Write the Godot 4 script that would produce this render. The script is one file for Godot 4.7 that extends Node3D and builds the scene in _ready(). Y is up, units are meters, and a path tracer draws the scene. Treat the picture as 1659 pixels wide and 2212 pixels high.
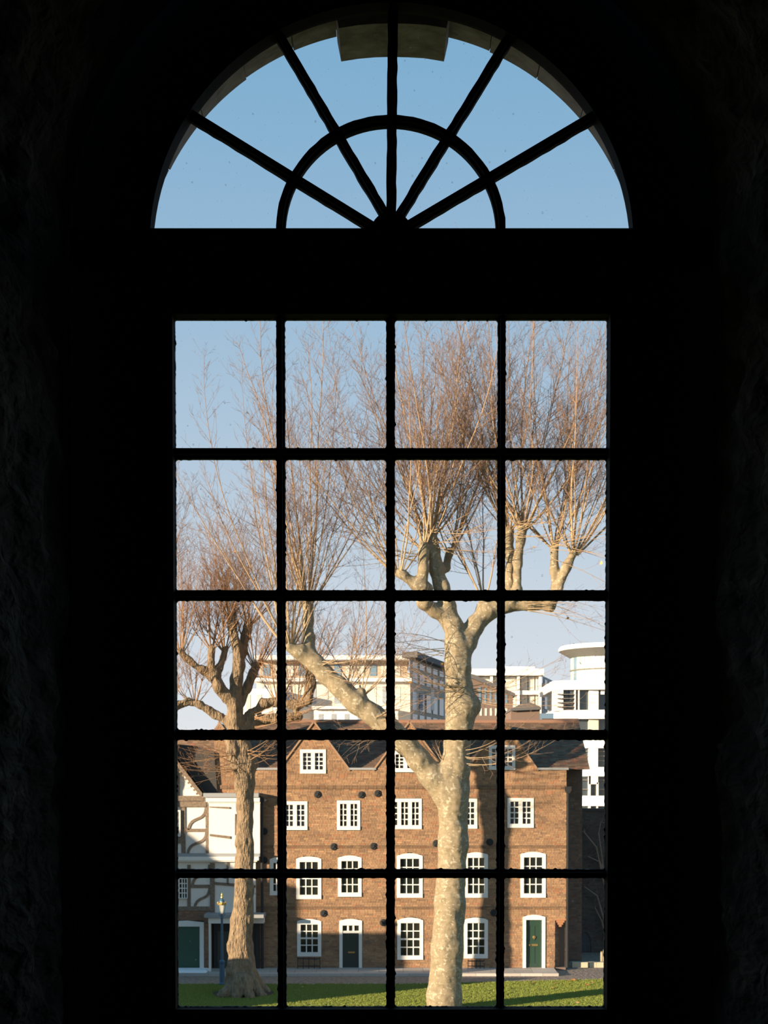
extends Node3D
# A round-headed sash window seen from a dark stone room; two pollarded planes, old brick and timber houses and modern blocks beyond.

const F := 3072.0          # focal length in pixels of the 1659 x 2212 frame
const PX := 846.0          # principal point
const CY := 1782.6
const TILT := 0.03339      # the camera looks down by this angle (radians)
const EYE := Vector3(0, 8, 0)
const WD := 4.267          # distance of the window
const HD := 59.0           # distance of the brick house front
const SUN_AZ := 56.0
const SUN_EL := 9.0

var M := {}
var taken := {}
var rng := RandomNumberGenerator.new()
var tips := PackedVector3Array()

# ------------------------------------------------------------------ helpers
func at(px: float, py: float, d: float) -> Vector3:
	var sx := (px - PX) / F
	var sy := (CY - py) / F
	var c := cos(TILT)
	var s := sin(TILT)
	return EYE + Vector3(sx, sy * c - s, -(c + sy * s)) * (d / (c + sy * s))

func numbered(called: String) -> String:
	if not taken.has(called):
		taken[called] = 0
		return called
	taken[called] += 1
	return "%s_%03d" % [called, taken[called]]

func tag(o: Node, label: String, category: String, group := "", kind := "") -> void:
	o.set_meta("label", label)
	o.set_meta("category", category)
	if group != "":
		o.set_meta("group", group)
	if kind != "":
		o.set_meta("kind", kind)

func base(called: String, where: Vector3) -> Node3D:
	var o := Node3D.new()
	o.name = numbered(called)
	add_child(o)
	o.position = where
	return o

func sub(called: String, parent: Node3D) -> Node3D:
	var o := Node3D.new()
	o.name = called
	parent.add_child(o, true)
	return o

func lin(r: float, g: float, b: float) -> Color:
	return Color(r, g, b).linear_to_srgb()

func mat(name_: String, col: Color, rough := 0.8, metal := 0.0) -> StandardMaterial3D:
	var m := StandardMaterial3D.new()
	m.resource_name = name_
	m.albedo_color = col
	m.roughness = rough
	m.metallic = metal
	m.cull_mode = BaseMaterial3D.CULL_DISABLED
	return m

func vmat(name_: String, rough := 0.85) -> StandardMaterial3D:
	var m := mat(name_, Color.WHITE, rough)
	m.vertex_color_use_as_albedo = true
	return m

class MB:
	var v := PackedVector3Array()
	var n := PackedVector3Array()
	var c := PackedColorArray()
	var col := Color.WHITE
	func tri(a: Vector3, b: Vector3, d: Vector3) -> void:
		var nn := (d - a).cross(b - a)
		if nn.length_squared() < 1e-16:
			return
		nn = nn.normalized()
		v.append(a); v.append(b); v.append(d)
		n.append(nn); n.append(nn); n.append(nn)
		c.append(col); c.append(col); c.append(col)
	func quad(a: Vector3, b: Vector3, d: Vector3, e: Vector3) -> void:
		tri(a, b, d)
		tri(a, d, e)
	func box(lo: Vector3, hi: Vector3) -> void:
		var a := Vector3(lo.x, lo.y, hi.z); var b := Vector3(lo.x, hi.y, hi.z); var d := Vector3(hi.x, hi.y, hi.z); var e := Vector3(hi.x, lo.y, hi.z)
		var a2 := Vector3(lo.x, lo.y, lo.z); var b2 := Vector3(lo.x, hi.y, lo.z); var d2 := Vector3(hi.x, hi.y, lo.z); var e2 := Vector3(hi.x, lo.y, lo.z)
		quad(a, b, d, e)
		quad(e2, d2, b2, a2)
		quad(a2, b2, b, a)
		quad(e, d, d2, e2)
		quad(b, b2, d2, d)
		quad(a2, a, e, e2)
	func box_front(lo: Vector3, hi: Vector3) -> void:   # without the hidden back
		var a := Vector3(lo.x, lo.y, hi.z); var b := Vector3(lo.x, hi.y, hi.z); var d := Vector3(hi.x, hi.y, hi.z); var e := Vector3(hi.x, lo.y, hi.z)
		var a2 := Vector3(lo.x, lo.y, lo.z); var b2 := Vector3(lo.x, hi.y, lo.z); var d2 := Vector3(hi.x, hi.y, lo.z); var e2 := Vector3(hi.x, lo.y, lo.z)
		quad(a, b, d, e)
		quad(a2, b2, b, a)
		quad(e, d, d2, e2)
		quad(b, b2, d2, d)
		quad(a2, a, e, e2)
	func prism(pts: PackedVector2Array, z0: float, z1: float) -> void:   # z0 far, z1 near
		var p := pts
		if Geometry2D.is_polygon_clockwise(p):
			p = p.duplicate()
			p.reverse()
		var t := Geometry2D.triangulate_polygon(p)
		for i in range(0, t.size(), 3):
			var a := p[t[i]]; var b := p[t[i + 1]]; var d := p[t[i + 2]]
			if (b - a).cross(d - a) > 0.0:
				var k := b
				b = d
				d = k
			tri(Vector3(a.x, a.y, z1), Vector3(b.x, b.y, z1), Vector3(d.x, d.y, z1))
			tri(Vector3(a.x, a.y, z0), Vector3(d.x, d.y, z0), Vector3(b.x, b.y, z0))
		for i in p.size():
			var a := p[i]
			var b := p[(i + 1) % p.size()]
			quad(Vector3(a.x, a.y, z0), Vector3(a.x, a.y, z1), Vector3(b.x, b.y, z1), Vector3(b.x, b.y, z0))
	func bar(a: Vector3, b: Vector3, w: float, h: float, up := Vector3.UP) -> void:
		var f := (b - a).normalized()
		var s := f.cross(up)
		if s.length() < 1e-4:
			s = f.cross(Vector3.RIGHT)
		s = s.normalized() * w * 0.5
		var u := s.cross(f).normalized() * h * 0.5
		var p := [a - s - u, a + s - u, a + s + u, a - s + u, b - s - u, b + s - u, b + s + u, b - s + u]
		quad(p[0], p[1], p[2], p[3]); quad(p[7], p[6], p[5], p[4])
		for i in 4:
			var j := (i + 1) % 4
			quad(p[j], p[i], p[i + 4], p[j + 4])
	func lathe(o: Vector3, axis: Vector3, prof: PackedVector2Array, sides := 12) -> void:   # prof: (radius, along axis)
		var f := axis.normalized()
		var s := f.cross(Vector3(0.31, 0.2, 0.93)).normalized()
		var u := f.cross(s)
		for i in prof.size() - 1:
			for k in sides:
				var a0 := TAU * k / sides
				var a1 := TAU * (k + 1) / sides
				var d0 := s * cos(a0) + u * sin(a0)
				var d1 := s * cos(a1) + u * sin(a1)
				var q0 := o + f * prof[i].y
				var q1 := o + f * prof[i + 1].y
				quad(q0 + d1 * prof[i].x, q0 + d0 * prof[i].x, q1 + d0 * prof[i + 1].x, q1 + d1 * prof[i + 1].x)

class TB:   # smooth tubes
	var v := PackedVector3Array()
	var n := PackedVector3Array()
	var c := PackedColorArray()
	var ix := PackedInt32Array()
	func tube(p: PackedVector3Array, r: PackedFloat32Array, sides: int, c0: Color, c1: Color) -> void:
		var m := p.size()
		var first := v.size()
		for i in m:
			var f := (p[mini(i + 1, m - 1)] - p[maxi(i - 1, 0)]).normalized()
			var s := f.cross(Vector3(0.37, 0.13, 0.92)).normalized()
			var u := f.cross(s)
			var col := c0.lerp(c1, float(i) / (m - 1))
			for k in sides:
				var a := TAU * k / sides
				var d := s * cos(a) + u * sin(a)
				v.append(p[i] + d * r[i])
				n.append(d)
				c.append(col)
		for i in m - 1:
			for k in sides:
				var a := first + i * sides + k
				var b := first + i * sides + (k + 1) % sides
				ix.append(a); ix.append(b + sides); ix.append(b)
				ix.append(a); ix.append(a + sides); ix.append(b + sides)

func put(mb, called: String, material: Material, parent: Node3D = null, kind := "") -> MeshInstance3D:
	var arr := []
	arr.resize(Mesh.ARRAY_MAX)
	arr[Mesh.ARRAY_VERTEX] = mb.v
	arr[Mesh.ARRAY_NORMAL] = mb.n
	arr[Mesh.ARRAY_COLOR] = mb.c
	if mb is TB:
		arr[Mesh.ARRAY_INDEX] = mb.ix
	var am := ArrayMesh.new()
	am.add_surface_from_arrays(Mesh.PRIMITIVE_TRIANGLES, arr)
	return put_mesh(am, called, material, parent, kind)

func put_mesh(am: Mesh, called: String, material: Material, parent: Node3D = null, kind := "") -> MeshInstance3D:
	var o := MeshInstance3D.new()
	o.mesh = am
	o.material_override = material
	if parent == null:
		o.name = numbered(called)
		add_child(o)
	else:
		o.name = called
		parent.add_child(o, true)
		var q: Node3D = parent
		var off := Vector3.ZERO
		while q != self:
			off += q.position
			q = q.get_parent()
		o.position = -off
	if kind != "":
		o.set_meta("kind", kind)
	return o

func rect(a: Vector3, b: Vector3) -> PackedVector2Array:
	return PackedVector2Array([Vector2(a.x, a.y), Vector2(b.x, a.y), Vector2(b.x, b.y), Vector2(a.x, b.y)])

func pxpoly(pts: Array, d: float) -> PackedVector2Array:
	var out := PackedVector2Array()
	for p in pts:
		var w := at(p[0], p[1], d)
		out.append(Vector2(w.x, w.y))
	return out

func pxbox(mb: MB, x0: float, y0: float, x1: float, y1: float, d: float, near: float, far: float) -> void:
	# a box whose front outline is the pixel rectangle at distance d; it reaches from d - near to d + far
	var a := at(x0, y1, d)
	var b := at(x1, y0, d)
	mb.box(Vector3(a.x, a.y, -d - far), Vector3(b.x, b.y, -d + near))

func tint(c: Color, k: float) -> Color:
	return Color(c.r * k, c.g * k, c.b * k)

# ------------------------------------------------------------------ textures
func noise_tex(seed_: int, freq: float, stops: Array, size := 512, octaves := 4, cell := false) -> ImageTexture:
	var fn := FastNoiseLite.new()
	fn.seed = seed_
	fn.frequency = freq
	fn.fractal_octaves = octaves
	if cell:
		fn.noise_type = FastNoiseLite.TYPE_CELLULAR
		fn.cellular_return_type = FastNoiseLite.RETURN_CELL_VALUE
		fn.domain_warp_enabled = true
		fn.domain_warp_amplitude = 18.0
	else:
		fn.noise_type = FastNoiseLite.TYPE_SIMPLEX_SMOOTH
	var im := fn.get_seamless_image(size, size)
	im.convert(Image.FORMAT_L8)
	var data := im.get_data()
	var lut := PackedByteArray()
	var g := Gradient.new()
	g.offsets = PackedFloat32Array()
	var offs := PackedFloat32Array()
	var cols := PackedColorArray()
	for s in stops:
		offs.append(s[0])
		cols.append(s[1])
	g.offsets = offs
	g.colors = cols
	for i in 256:
		var c := g.sample(i / 255.0)
		lut.append(int(clampf(c.r, 0, 1) * 255)); lut.append(int(clampf(c.g, 0, 1) * 255)); lut.append(int(clampf(c.b, 0, 1) * 255)); lut.append(int(clampf(c.a, 0, 1) * 255))
	var out := PackedByteArray()
	out.resize(size * size * 4)
	for i in size * size:
		var k := data[i] * 4
		out[i * 4] = lut[k]; out[i * 4 + 1] = lut[k + 1]; out[i * 4 + 2] = lut[k + 2]; out[i * 4 + 3] = lut[k + 3]
	return ImageTexture.create_from_image(Image.create_from_data(size, size, false, Image.FORMAT_RGBA8, out))

func flecked(tex: ImageTexture, seed_: int, col: Color) -> ImageTexture:
	# small pale scales where the bark has come away
	var im := tex.get_image()
	var a := FastNoiseLite.new()
	a.seed = seed_
	a.frequency = 0.034
	a.fractal_octaves = 3
	var b := FastNoiseLite.new()
	b.seed = seed_ + 1
	b.frequency = 0.012
	var n := im.get_width()
	var fa := a.get_seamless_image(n, n).get_data()
	var fb := b.get_seamless_image(n, n).get_data()
	for i in n * n:
		if fa[i] > 188 + (140 - fb[i]) * 0.5:
			im.set_pixel(i % n, i / n, col)
	return ImageTexture.create_from_image(im)

func triplanar(m: StandardMaterial3D, tex: Texture2D, scale_: float, bump: Texture2D = null, height := 1.0) -> StandardMaterial3D:
	m.albedo_texture = tex
	m.uv1_triplanar = true
	m.uv1_world_triplanar = true
	m.uv1_scale = Vector3.ONE * scale_
	if bump:
		m.heightmap_enabled = true
		m.heightmap_texture = bump
		m.heightmap_scale = height
	return m

func make_materials() -> void:
	var grey := [[0.0, Color(0, 0, 0)], [1.0, Color(1, 1, 1)]]
	var rough_bump := noise_tex(11, 0.03, grey, 512, 5)
	var lump_bump := noise_tex(12, 0.012, grey, 256, 4)
	M.frame = mat("black painted wood", lin(0.009, 0.008, 0.008), 0.75)
	M.frame.metallic_specular = 0.15
	M.putty = mat("old putty", lin(0.02, 0.018, 0.016), 0.8)
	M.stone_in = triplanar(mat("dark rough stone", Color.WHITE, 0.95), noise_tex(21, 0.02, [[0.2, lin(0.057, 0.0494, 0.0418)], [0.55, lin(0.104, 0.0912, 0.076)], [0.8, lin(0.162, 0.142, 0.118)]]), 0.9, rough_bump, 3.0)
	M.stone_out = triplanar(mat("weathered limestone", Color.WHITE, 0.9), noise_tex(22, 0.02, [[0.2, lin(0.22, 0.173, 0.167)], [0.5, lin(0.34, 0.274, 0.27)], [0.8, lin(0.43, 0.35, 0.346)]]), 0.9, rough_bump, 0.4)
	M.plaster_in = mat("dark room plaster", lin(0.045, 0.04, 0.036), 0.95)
	M.brick = vmat("brown brick", 0.9)
	M.mortar = mat("mortar", lin(0.16, 0.124, 0.088), 0.95)
	M.tile = vmat("clay roof tile", 0.9)
	M.white = mat("white paint", lin(0.754, 0.718, 0.662), 0.5)
	M.lead = mat("grey lead sheet", lin(0.28, 0.29, 0.3), 0.6)
	M.plaster = mat("white limewash", lin(0.738, 0.693, 0.63), 0.9)
	M.timber = triplanar(mat("brown oak timber", Color.WHITE, 0.85), noise_tex(31, 0.05, [[0.2, lin(0.144, 0.104, 0.072)], [0.8, lin(0.243, 0.18, 0.131)]], 256), 0.7)
	M.glass_dark = mat("dark window glass", lin(0.012, 0.014, 0.012), 0.08)
	M.green = mat("green door paint", lin(0.022, 0.0504, 0.0342), 0.35)
	M.coach_green = mat("bottle green paint", lin(0.02, 0.075, 0.045), 0.5)
	M.green_dark = mat("dark green door paint", lin(0.015, 0.028, 0.022), 0.4)
	M.brass = mat("brass", lin(0.5, 0.33, 0.12), 0.35, 0.8)
	M.iron = mat("black iron", lin(0.014, 0.014, 0.015), 0.8)
	M.blue = mat("blue post paint", lin(0.039, 0.111, 0.182), 0.4)
	M.gilt = mat("gilding", lin(0.75, 0.5, 0.14), 0.35, 0.7)
	M.dark_in = mat("dark porch lining", lin(0.025, 0.023, 0.022), 0.9)
	var bark_p := noise_tex(41, 0.022, [[0.12, lin(0.176, 0.132, 0.072)], [0.35, lin(0.218, 0.172, 0.101)], [0.55, lin(0.244, 0.192, 0.119)], [0.9, lin(0.286, 0.228, 0.144)]], 512, 4)
	bark_p = flecked(bark_p, 45, lin(0.46, 0.4, 0.29))
	M.bark = triplanar(mat("plane bark", Color.WHITE, 0.85), bark_p, 0.4, lump_bump, 2.5)
	var bark_l := noise_tex(42, 0.02, [[0.15, lin(0.133, 0.092, 0.0558)], [0.45, lin(0.204, 0.143, 0.0861)], [0.62, lin(0.255, 0.179, 0.107)], [0.85, lin(0.316, 0.225, 0.135)]], 512, 4)
	M.bark_brown = triplanar(mat("brown plane bark", Color.WHITE, 0.9), bark_l, 0.6, rough_bump, 8.0)
	M.bark_brown.uv1_scale = Vector3(0.9, 0.28, 0.9)
	M.twig = vmat("young bark", 0.8)
	M.leaf = vmat("dry leaf", 0.7)
	M.leaf.backlight_enabled = true
	M.leaf.backlight = Color(0.5, 0.4, 0.2)
	M.lawn = triplanar(mat("lawn", Color.WHITE, 0.95), noise_tex(51, 0.02, [[0.2, lin(0.0968, 0.132, 0.0194)], [0.8, lin(0.15, 0.176, 0.0308)]]), 0.35)
	M.grass = vmat("grass blades", 0.7)
	M.grass.backlight_enabled = true
	M.grass.backlight = Color(0.45, 0.45, 0.2)
	M.road = triplanar(mat("worn asphalt", Color.WHITE, 0.95), noise_tex(52, 0.03, [[0.2, lin(0.183, 0.138, 0.106)], [0.8, lin(0.309, 0.237, 0.187)]]), 0.3, rough_bump, 2.0)
	M.flag = vmat("paving flag", 0.9)
	M.soil = triplanar(mat("bare soil", Color.WHITE, 1.0), noise_tex(53, 0.05, [[0.2, lin(0.025, 0.02, 0.014)], [0.8, lin(0.055, 0.045, 0.03)]], 256), 1.0, rough_bump, 4.0)
	M.modern_white = mat("white render", lin(0.791, 0.764, 0.718), 0.6)
	M.cream = mat("cream stone cladding", lin(0.634, 0.563, 0.466), 0.8)
	M.tan_stone = mat("tan stone cladding", lin(0.425, 0.34, 0.264), 0.85)
	M.brown_wall = mat("brown brick far", lin(0.17, 0.115, 0.0892), 0.9)
	M.dark_tile = mat("dark roof covering", lin(0.045, 0.04, 0.037), 0.9)
	M.slate = mat("slate roof", lin(0.1, 0.095, 0.095), 0.8)
	M.modern_glass = mat("tinted office glass", lin(0.05, 0.065, 0.075), 0.05)
	M.blue_glass = mat("blue office glass", lin(0.14, 0.22, 0.3), 0.12)
	M.pale_glass = mat("blind behind glass", lin(0.52, 0.52, 0.47), 0.25)
	M.green_glass = mat("pale green glass", lin(0.42, 0.55, 0.47), 0.15)
	M.grey_panel = mat("grey panel", lin(0.3, 0.33, 0.36), 0.6)
	M.soffit = mat("canopy soffit", lin(0.17, 0.16, 0.14), 0.85)
	# the old panes: faint film with specks of dirt
	var im := Image.create(1024, 1024, false, Image.FORMAT_RGBA8)
	im.fill(Color(0.72, 0.7, 0.66, 0.018))
	var r := RandomNumberGenerator.new()
	r.seed = 77
	for k in 900:
		var s := 1 if r.randf() < 0.75 else 2
		var a := r.randf_range(0.08, 0.4)
		im.fill_rect(Rect2i(r.randi_range(0, 1020), r.randi_range(0, 1020), s, s), Color(0.8, 0.78, 0.72, a))
	for k in 30:
		var cx := r.randi_range(8, 1010)
		var cy := r.randi_range(8, 1010)
		var rad := r.randf_range(1.5, 3.2)
		for dx in range(-4, 5):
			for dy in range(-4, 5):
				var q := sqrt(dx * dx + dy * dy * 0.7)
				if absf(q - rad) < 0.8:
					im.set_pixel(cx + dx, cy + dy, Color(0.85, 0.83, 0.78, 0.3))
	M.pane = mat("old window glass", Color.WHITE, 0.3)
	M.pane.transparency = BaseMaterial3D.TRANSPARENCY_ALPHA
	M.pane.albedo_texture = ImageTexture.create_from_image(im)
	M.pane.uv1_triplanar = true
	M.pane.uv1_world_triplanar = true
	M.pane.uv1_scale = Vector3.ONE * 1.3
	M.pane.backlight_enabled = true
	M.pane.backlight = Color(1, 1, 1)

# ------------------------------------------------------------------ the setting: room and window
func arch_outline(cx: float, cy: float, r: float, bottom: float, n: int) -> PackedVector2Array:
	# from the bottom left up, over the round head and down, in world x, y
	var out := PackedVector2Array()
	for i in 25:
		out.append(Vector2(cx - r, lerpf(bottom, cy, i / 24.0)))
	for i in range(1, n):
		var a := PI - PI * i / n
		out.append(Vector2(cx + r * cos(a), cy + r * sin(a)))
	for i in 25:
		out.append(Vector2(cx + r, lerpf(cy, bottom, i / 24.0)))
	return out

func arch_wall(mb: MB, hole: PackedVector2Array, x: float, lo: float, hi: float, z0: float, z1: float) -> void:
	# a wall with a round-headed opening down to the hole's bottom
	var cx := (hole[0].x + hole[hole.size() - 1].x) * 0.5
	var m := hole.size()
	for i in m - 1:
		var a := hole[i]
		var b := hole[i + 1]
		var oa := Vector2(clampf(a.x, -x, x), hi)
		var ob := Vector2(clampf(b.x, -x, x), hi)
		if i < 24:
			oa = Vector2(-x, a.y); ob = Vector2(-x, b.y)
		elif i >= m - 25:
			oa = Vector2(x, a.y); ob = Vector2(x, b.y)
		elif a.x < cx and a.y < hi and i < 24 + 12:
			pass
		for z in [z0, z1]:
			mb.quad(Vector3(a.x, a.y, z), Vector3(b.x, b.y, z), Vector3(ob.x, ob.y, z), Vector3(oa.x, oa.y, z))
	var sp := hole[24].y
	for z in [z0, z1]:
		mb.quad(Vector3(-x, sp, z), Vector3(-x, hi, z), Vector3(hole[24].x, hi, z), Vector3(hole[24].x, sp, z))
		mb.quad(Vector3(hole[m - 25].x, sp, z), Vector3(hole[m - 25].x, hi, z), Vector3(x, hi, z), Vector3(x, sp, z))
		mb.quad(Vector3(-x, lo, z), Vector3(-x, hole[0].y, z), Vector3(x, hole[0].y, z), Vector3(x, lo, z))
	# edges
	mb.quad(Vector3(-x, lo, z0), Vector3(-x, hi, z0), Vector3(-x, hi, z1), Vector3(-x, lo, z1))
	mb.quad(Vector3(x, lo, z1), Vector3(x, hi, z1), Vector3(x, hi, z0), Vector3(x, lo, z0))
	mb.quad(Vector3(-x, hi, z1), Vector3(-x, hi, z0), Vector3(x, hi, z0), Vector3(x, hi, z1))
	mb.quad(Vector3(hole[0].x, hole[0].y, z1), Vector3(hole[m - 1].x, hole[0].y, z1), Vector3(hole[m - 1].x, hole[0].y, z0), Vector3(hole[0].x, hole[0].y, z0))

func build_room() -> void:
	var wc := at(846, 541, WD)
	var sill := at(846, 2215, WD).y
	var floor_y := 6.35
	# inner slab of the tower wall, with the wide side of the splay
	var r_in := 1.34
	var r_win := 0.93
	var mb := MB.new()
	arch_wall(mb, arch_outline(wc.x, wc.y, r_in, sill - 0.25, 60), 4.5, floor_y - 0.3, 12.6, -2.75, -2.35)
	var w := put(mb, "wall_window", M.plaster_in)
	tag(w, "dark inner wall face of the stone room around the tall window", "wall", "", "structure")
	# rough stone splay of the embrasure
	var fn := FastNoiseLite.new()
	fn.seed = 5
	fn.frequency = 1.0
	fn.fractal_octaves = 5
	var st := SurfaceTool.new()
	st.begin(Mesh.PRIMITIVE_TRIANGLES)
	var na := 260
	var nb := 46
	var len_j := wc.y - (sill - 0.25)
	for i in na + 1:
		for k in nb + 1:
			var q := float(k) / nb
			var r := lerpf(r_win, r_in, q)
			var z := lerpf(-4.2, -2.4, q)
			var s := float(i) / na * (2.0 * len_j + PI * 1.1)
			var p: Vector3
			var nr: Vector3
			if s < len_j:
				p = Vector3(wc.x - r, sill - 0.25 + s, z); nr = Vector3(1, 0, 0)
			elif s > len_j + PI * 1.1:
				p = Vector3(wc.x + r, wc.y - (s - len_j - PI * 1.1), z); nr = Vector3(-1, 0, 0)
			else:
				var a := PI - (s - len_j) / 1.1
				p = Vector3(wc.x + r * cos(a), wc.y + r * sin(a), z); nr = -Vector3(cos(a), sin(a), 0)
			var d := fn.get_noise_3d(p.x * 3.0, p.y * 2.2, p.z * 5.0) * 0.07 + absf(fn.get_noise_3d(p.x * 9.0 + 7.0, p.y * 5.0, p.z * 11.0)) * 0.06
			var edge := clampf(minf(q, 1.0 - q) * 12.0, 0.0, 1.0)
			st.add_vertex(p + nr * (d * edge - 0.01))
	for i in na:
		for k in nb:
			var a := i * (nb + 1) + k
			var b := a + nb + 1
			st.add_index(a); st.add_index(b); st.add_index(b + 1)
			st.add_index(a); st.add_index(b + 1); st.add_index(a + 1)
	st.generate_normals()
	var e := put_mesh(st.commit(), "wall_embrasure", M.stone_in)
	tag(e, "rough dark stone splay flanking and arching over the window", "wall", "", "structure")
	# sill of the embrasure
	mb = MB.new()
	mb.box(Vector3(wc.x - 1.5, sill - 0.45, -4.6), Vector3(wc.x + 1.5, sill - 0.22, -2.35))
	var sl := put(mb, "trim_1", M.stone_in)
	tag(sl, "deep stone sill below the tall window", "sill", "", "structure")
	# outer slab of the tower wall
	var ro := 531.0 / F * (WD + 0.3)
	var oc := at(846, 615, WD + 0.3)
	mb = MB.new()
	arch_wall(mb, arch_outline(oc.x, oc.y, ro + 0.03, at(846, 2215, WD).y - 0.12, 60), 5.6, 0.0, 14.0, -WD - 0.295, -WD - 0.04)
	var wo := put(mb, "wall_outer", M.stone_out)
	tag(wo, "pale limestone outer wall of the tower around the window", "wall", "", "structure")
	# outer arch: voussoirs and keystone, seen from below through the fanlight
	var arch := base("trim_2", Vector3(oc.x, oc.y, -WD - 0.15))
	tag(arch, "stone arch with keystone outside the top of the window", "arch", "", "structure")
	var cuts := [0.0, 13.0, 27.0, 41.0, 54.5, 67.0, 77.5, 102.5, 113.0, 125.5, 139.0, 153.0, 167.0, 180.0]
	for i in cuts.size() - 1:
		var key := i == 6
		var a0: float = deg_to_rad(cuts[i] + 0.12)
		var a1: float = deg_to_rad(cuts[i + 1] - 0.12)
		var rr := ro - (0.0 if not key else 0.0)
		rng.seed = 300 + i
		rr += rng.randf_range(-0.004, 0.004)
		var pts := PackedVector2Array()
		for k in 9:
			var a := lerpf(a0, a1, k / 8.0)
			pts.append(Vector2(oc.x + rr * cos(a), oc.y + rr * sin(a)))
		for k in 9:
			var a := lerpf(a1, a0, k / 8.0)
			pts.append(Vector2(oc.x + (rr + 0.26) * cos(a), oc.y + (rr + 0.26) * sin(a)))
		mb = MB.new()
		mb.prism(pts, -WD - 0.3, -WD - 0.02)
		put(mb, "voussoir", M.stone_out, arch)
	# the keystone hangs lower
	var kd := WD + 0.3
	mb = MB.new()
	mb.prism(pxpoly([[729, 92], [737, 133], [775, 127], [810, 124], [846, 123], [882, 124], [917, 126], [959, 133], [968, 92]], kd), -kd, -kd + 0.2)
	put(mb, "keystone", M.stone_out, arch)
	# jamb stones under the arch
	for s in [-1.0, 1.0]:
		for k in 8:
			var y0 := lerpf(at(846, 2215, WD).y - 0.12, oc.y, k / 8.0)
			var y1 := lerpf(at(846, 2215, WD).y - 0.12, oc.y, (k + 1) / 8.0) - 0.004
			mb = MB.new()
			var xa: float = oc.x + s * ro
			var xb: float = oc.x + s * (ro + 0.3)
			mb.box(Vector3(minf(xa, xb), y0, -WD - 0.3), Vector3(maxf(xa, xb), y1, -WD - 0.02))
			put(mb, "jamb_stone", M.stone_out, arch)
	# rest of the room
	var shells := [
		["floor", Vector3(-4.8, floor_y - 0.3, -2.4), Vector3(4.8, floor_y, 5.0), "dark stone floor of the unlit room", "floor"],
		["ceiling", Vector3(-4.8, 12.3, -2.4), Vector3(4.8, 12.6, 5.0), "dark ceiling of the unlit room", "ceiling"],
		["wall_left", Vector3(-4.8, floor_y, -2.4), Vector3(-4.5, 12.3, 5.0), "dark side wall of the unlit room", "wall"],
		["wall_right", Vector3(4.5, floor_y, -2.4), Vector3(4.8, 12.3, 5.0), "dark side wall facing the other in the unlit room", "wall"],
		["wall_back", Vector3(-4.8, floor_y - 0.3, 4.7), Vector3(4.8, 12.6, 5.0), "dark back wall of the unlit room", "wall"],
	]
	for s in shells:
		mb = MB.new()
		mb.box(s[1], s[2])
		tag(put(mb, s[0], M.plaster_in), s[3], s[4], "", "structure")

func frame_piece(win: Node3D, called: String, pts: Array, near := 0.035, far := 0.03, m: Material = null) -> void:
	var mb := MB.new()
	mb.prism(pxpoly(pts, WD), -WD - far, -WD + near)
	put(mb, called, m if m else M.frame, win)

func wobble_rect(x0: float, y0: float, x1: float, y1: float, rad: float, jit: float) -> Array:
	# a rounded rectangle with a ragged edge, in pixels
	var pts := []
	var corners := [[x0 + rad, y0 + rad, PI], [x1 - rad, y0 + rad, 1.5 * PI], [x1 - rad, y1 - rad, 0.0], [x0 + rad, y1 - rad, 0.5 * PI]]
	for k in 4:
		var c: Array = corners[k]
		var nx: Array = corners[(k + 1) % 4]
		for i in 5:
			var a: float = c[2] + i * PI / 8.0
			pts.append(Vector2(c[0] + cos(a) * rad, c[1] + sin(a) * rad))
		var a2: float = c[2] + PI / 2.0
		var p0 := Vector2(c[0] + cos(a2) * rad, c[1] + sin(a2) * rad)
		var p1 := Vector2(nx[0] + cos(nx[2]) * rad, nx[1] + sin(nx[2]) * rad)
		var nrm := Vector2(cos(a2), sin(a2))
		var steps := int(p0.distance_to(p1) / 5.0)
		for i in range(1, steps):
			var j := rng.randf_range(-1.0, 0.6) * jit
			if rng.randf() < 0.05:
				j -= jit * 1.8
			pts.append(p0.lerp(p1, float(i) / steps) + nrm * j)
	return pts

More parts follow.
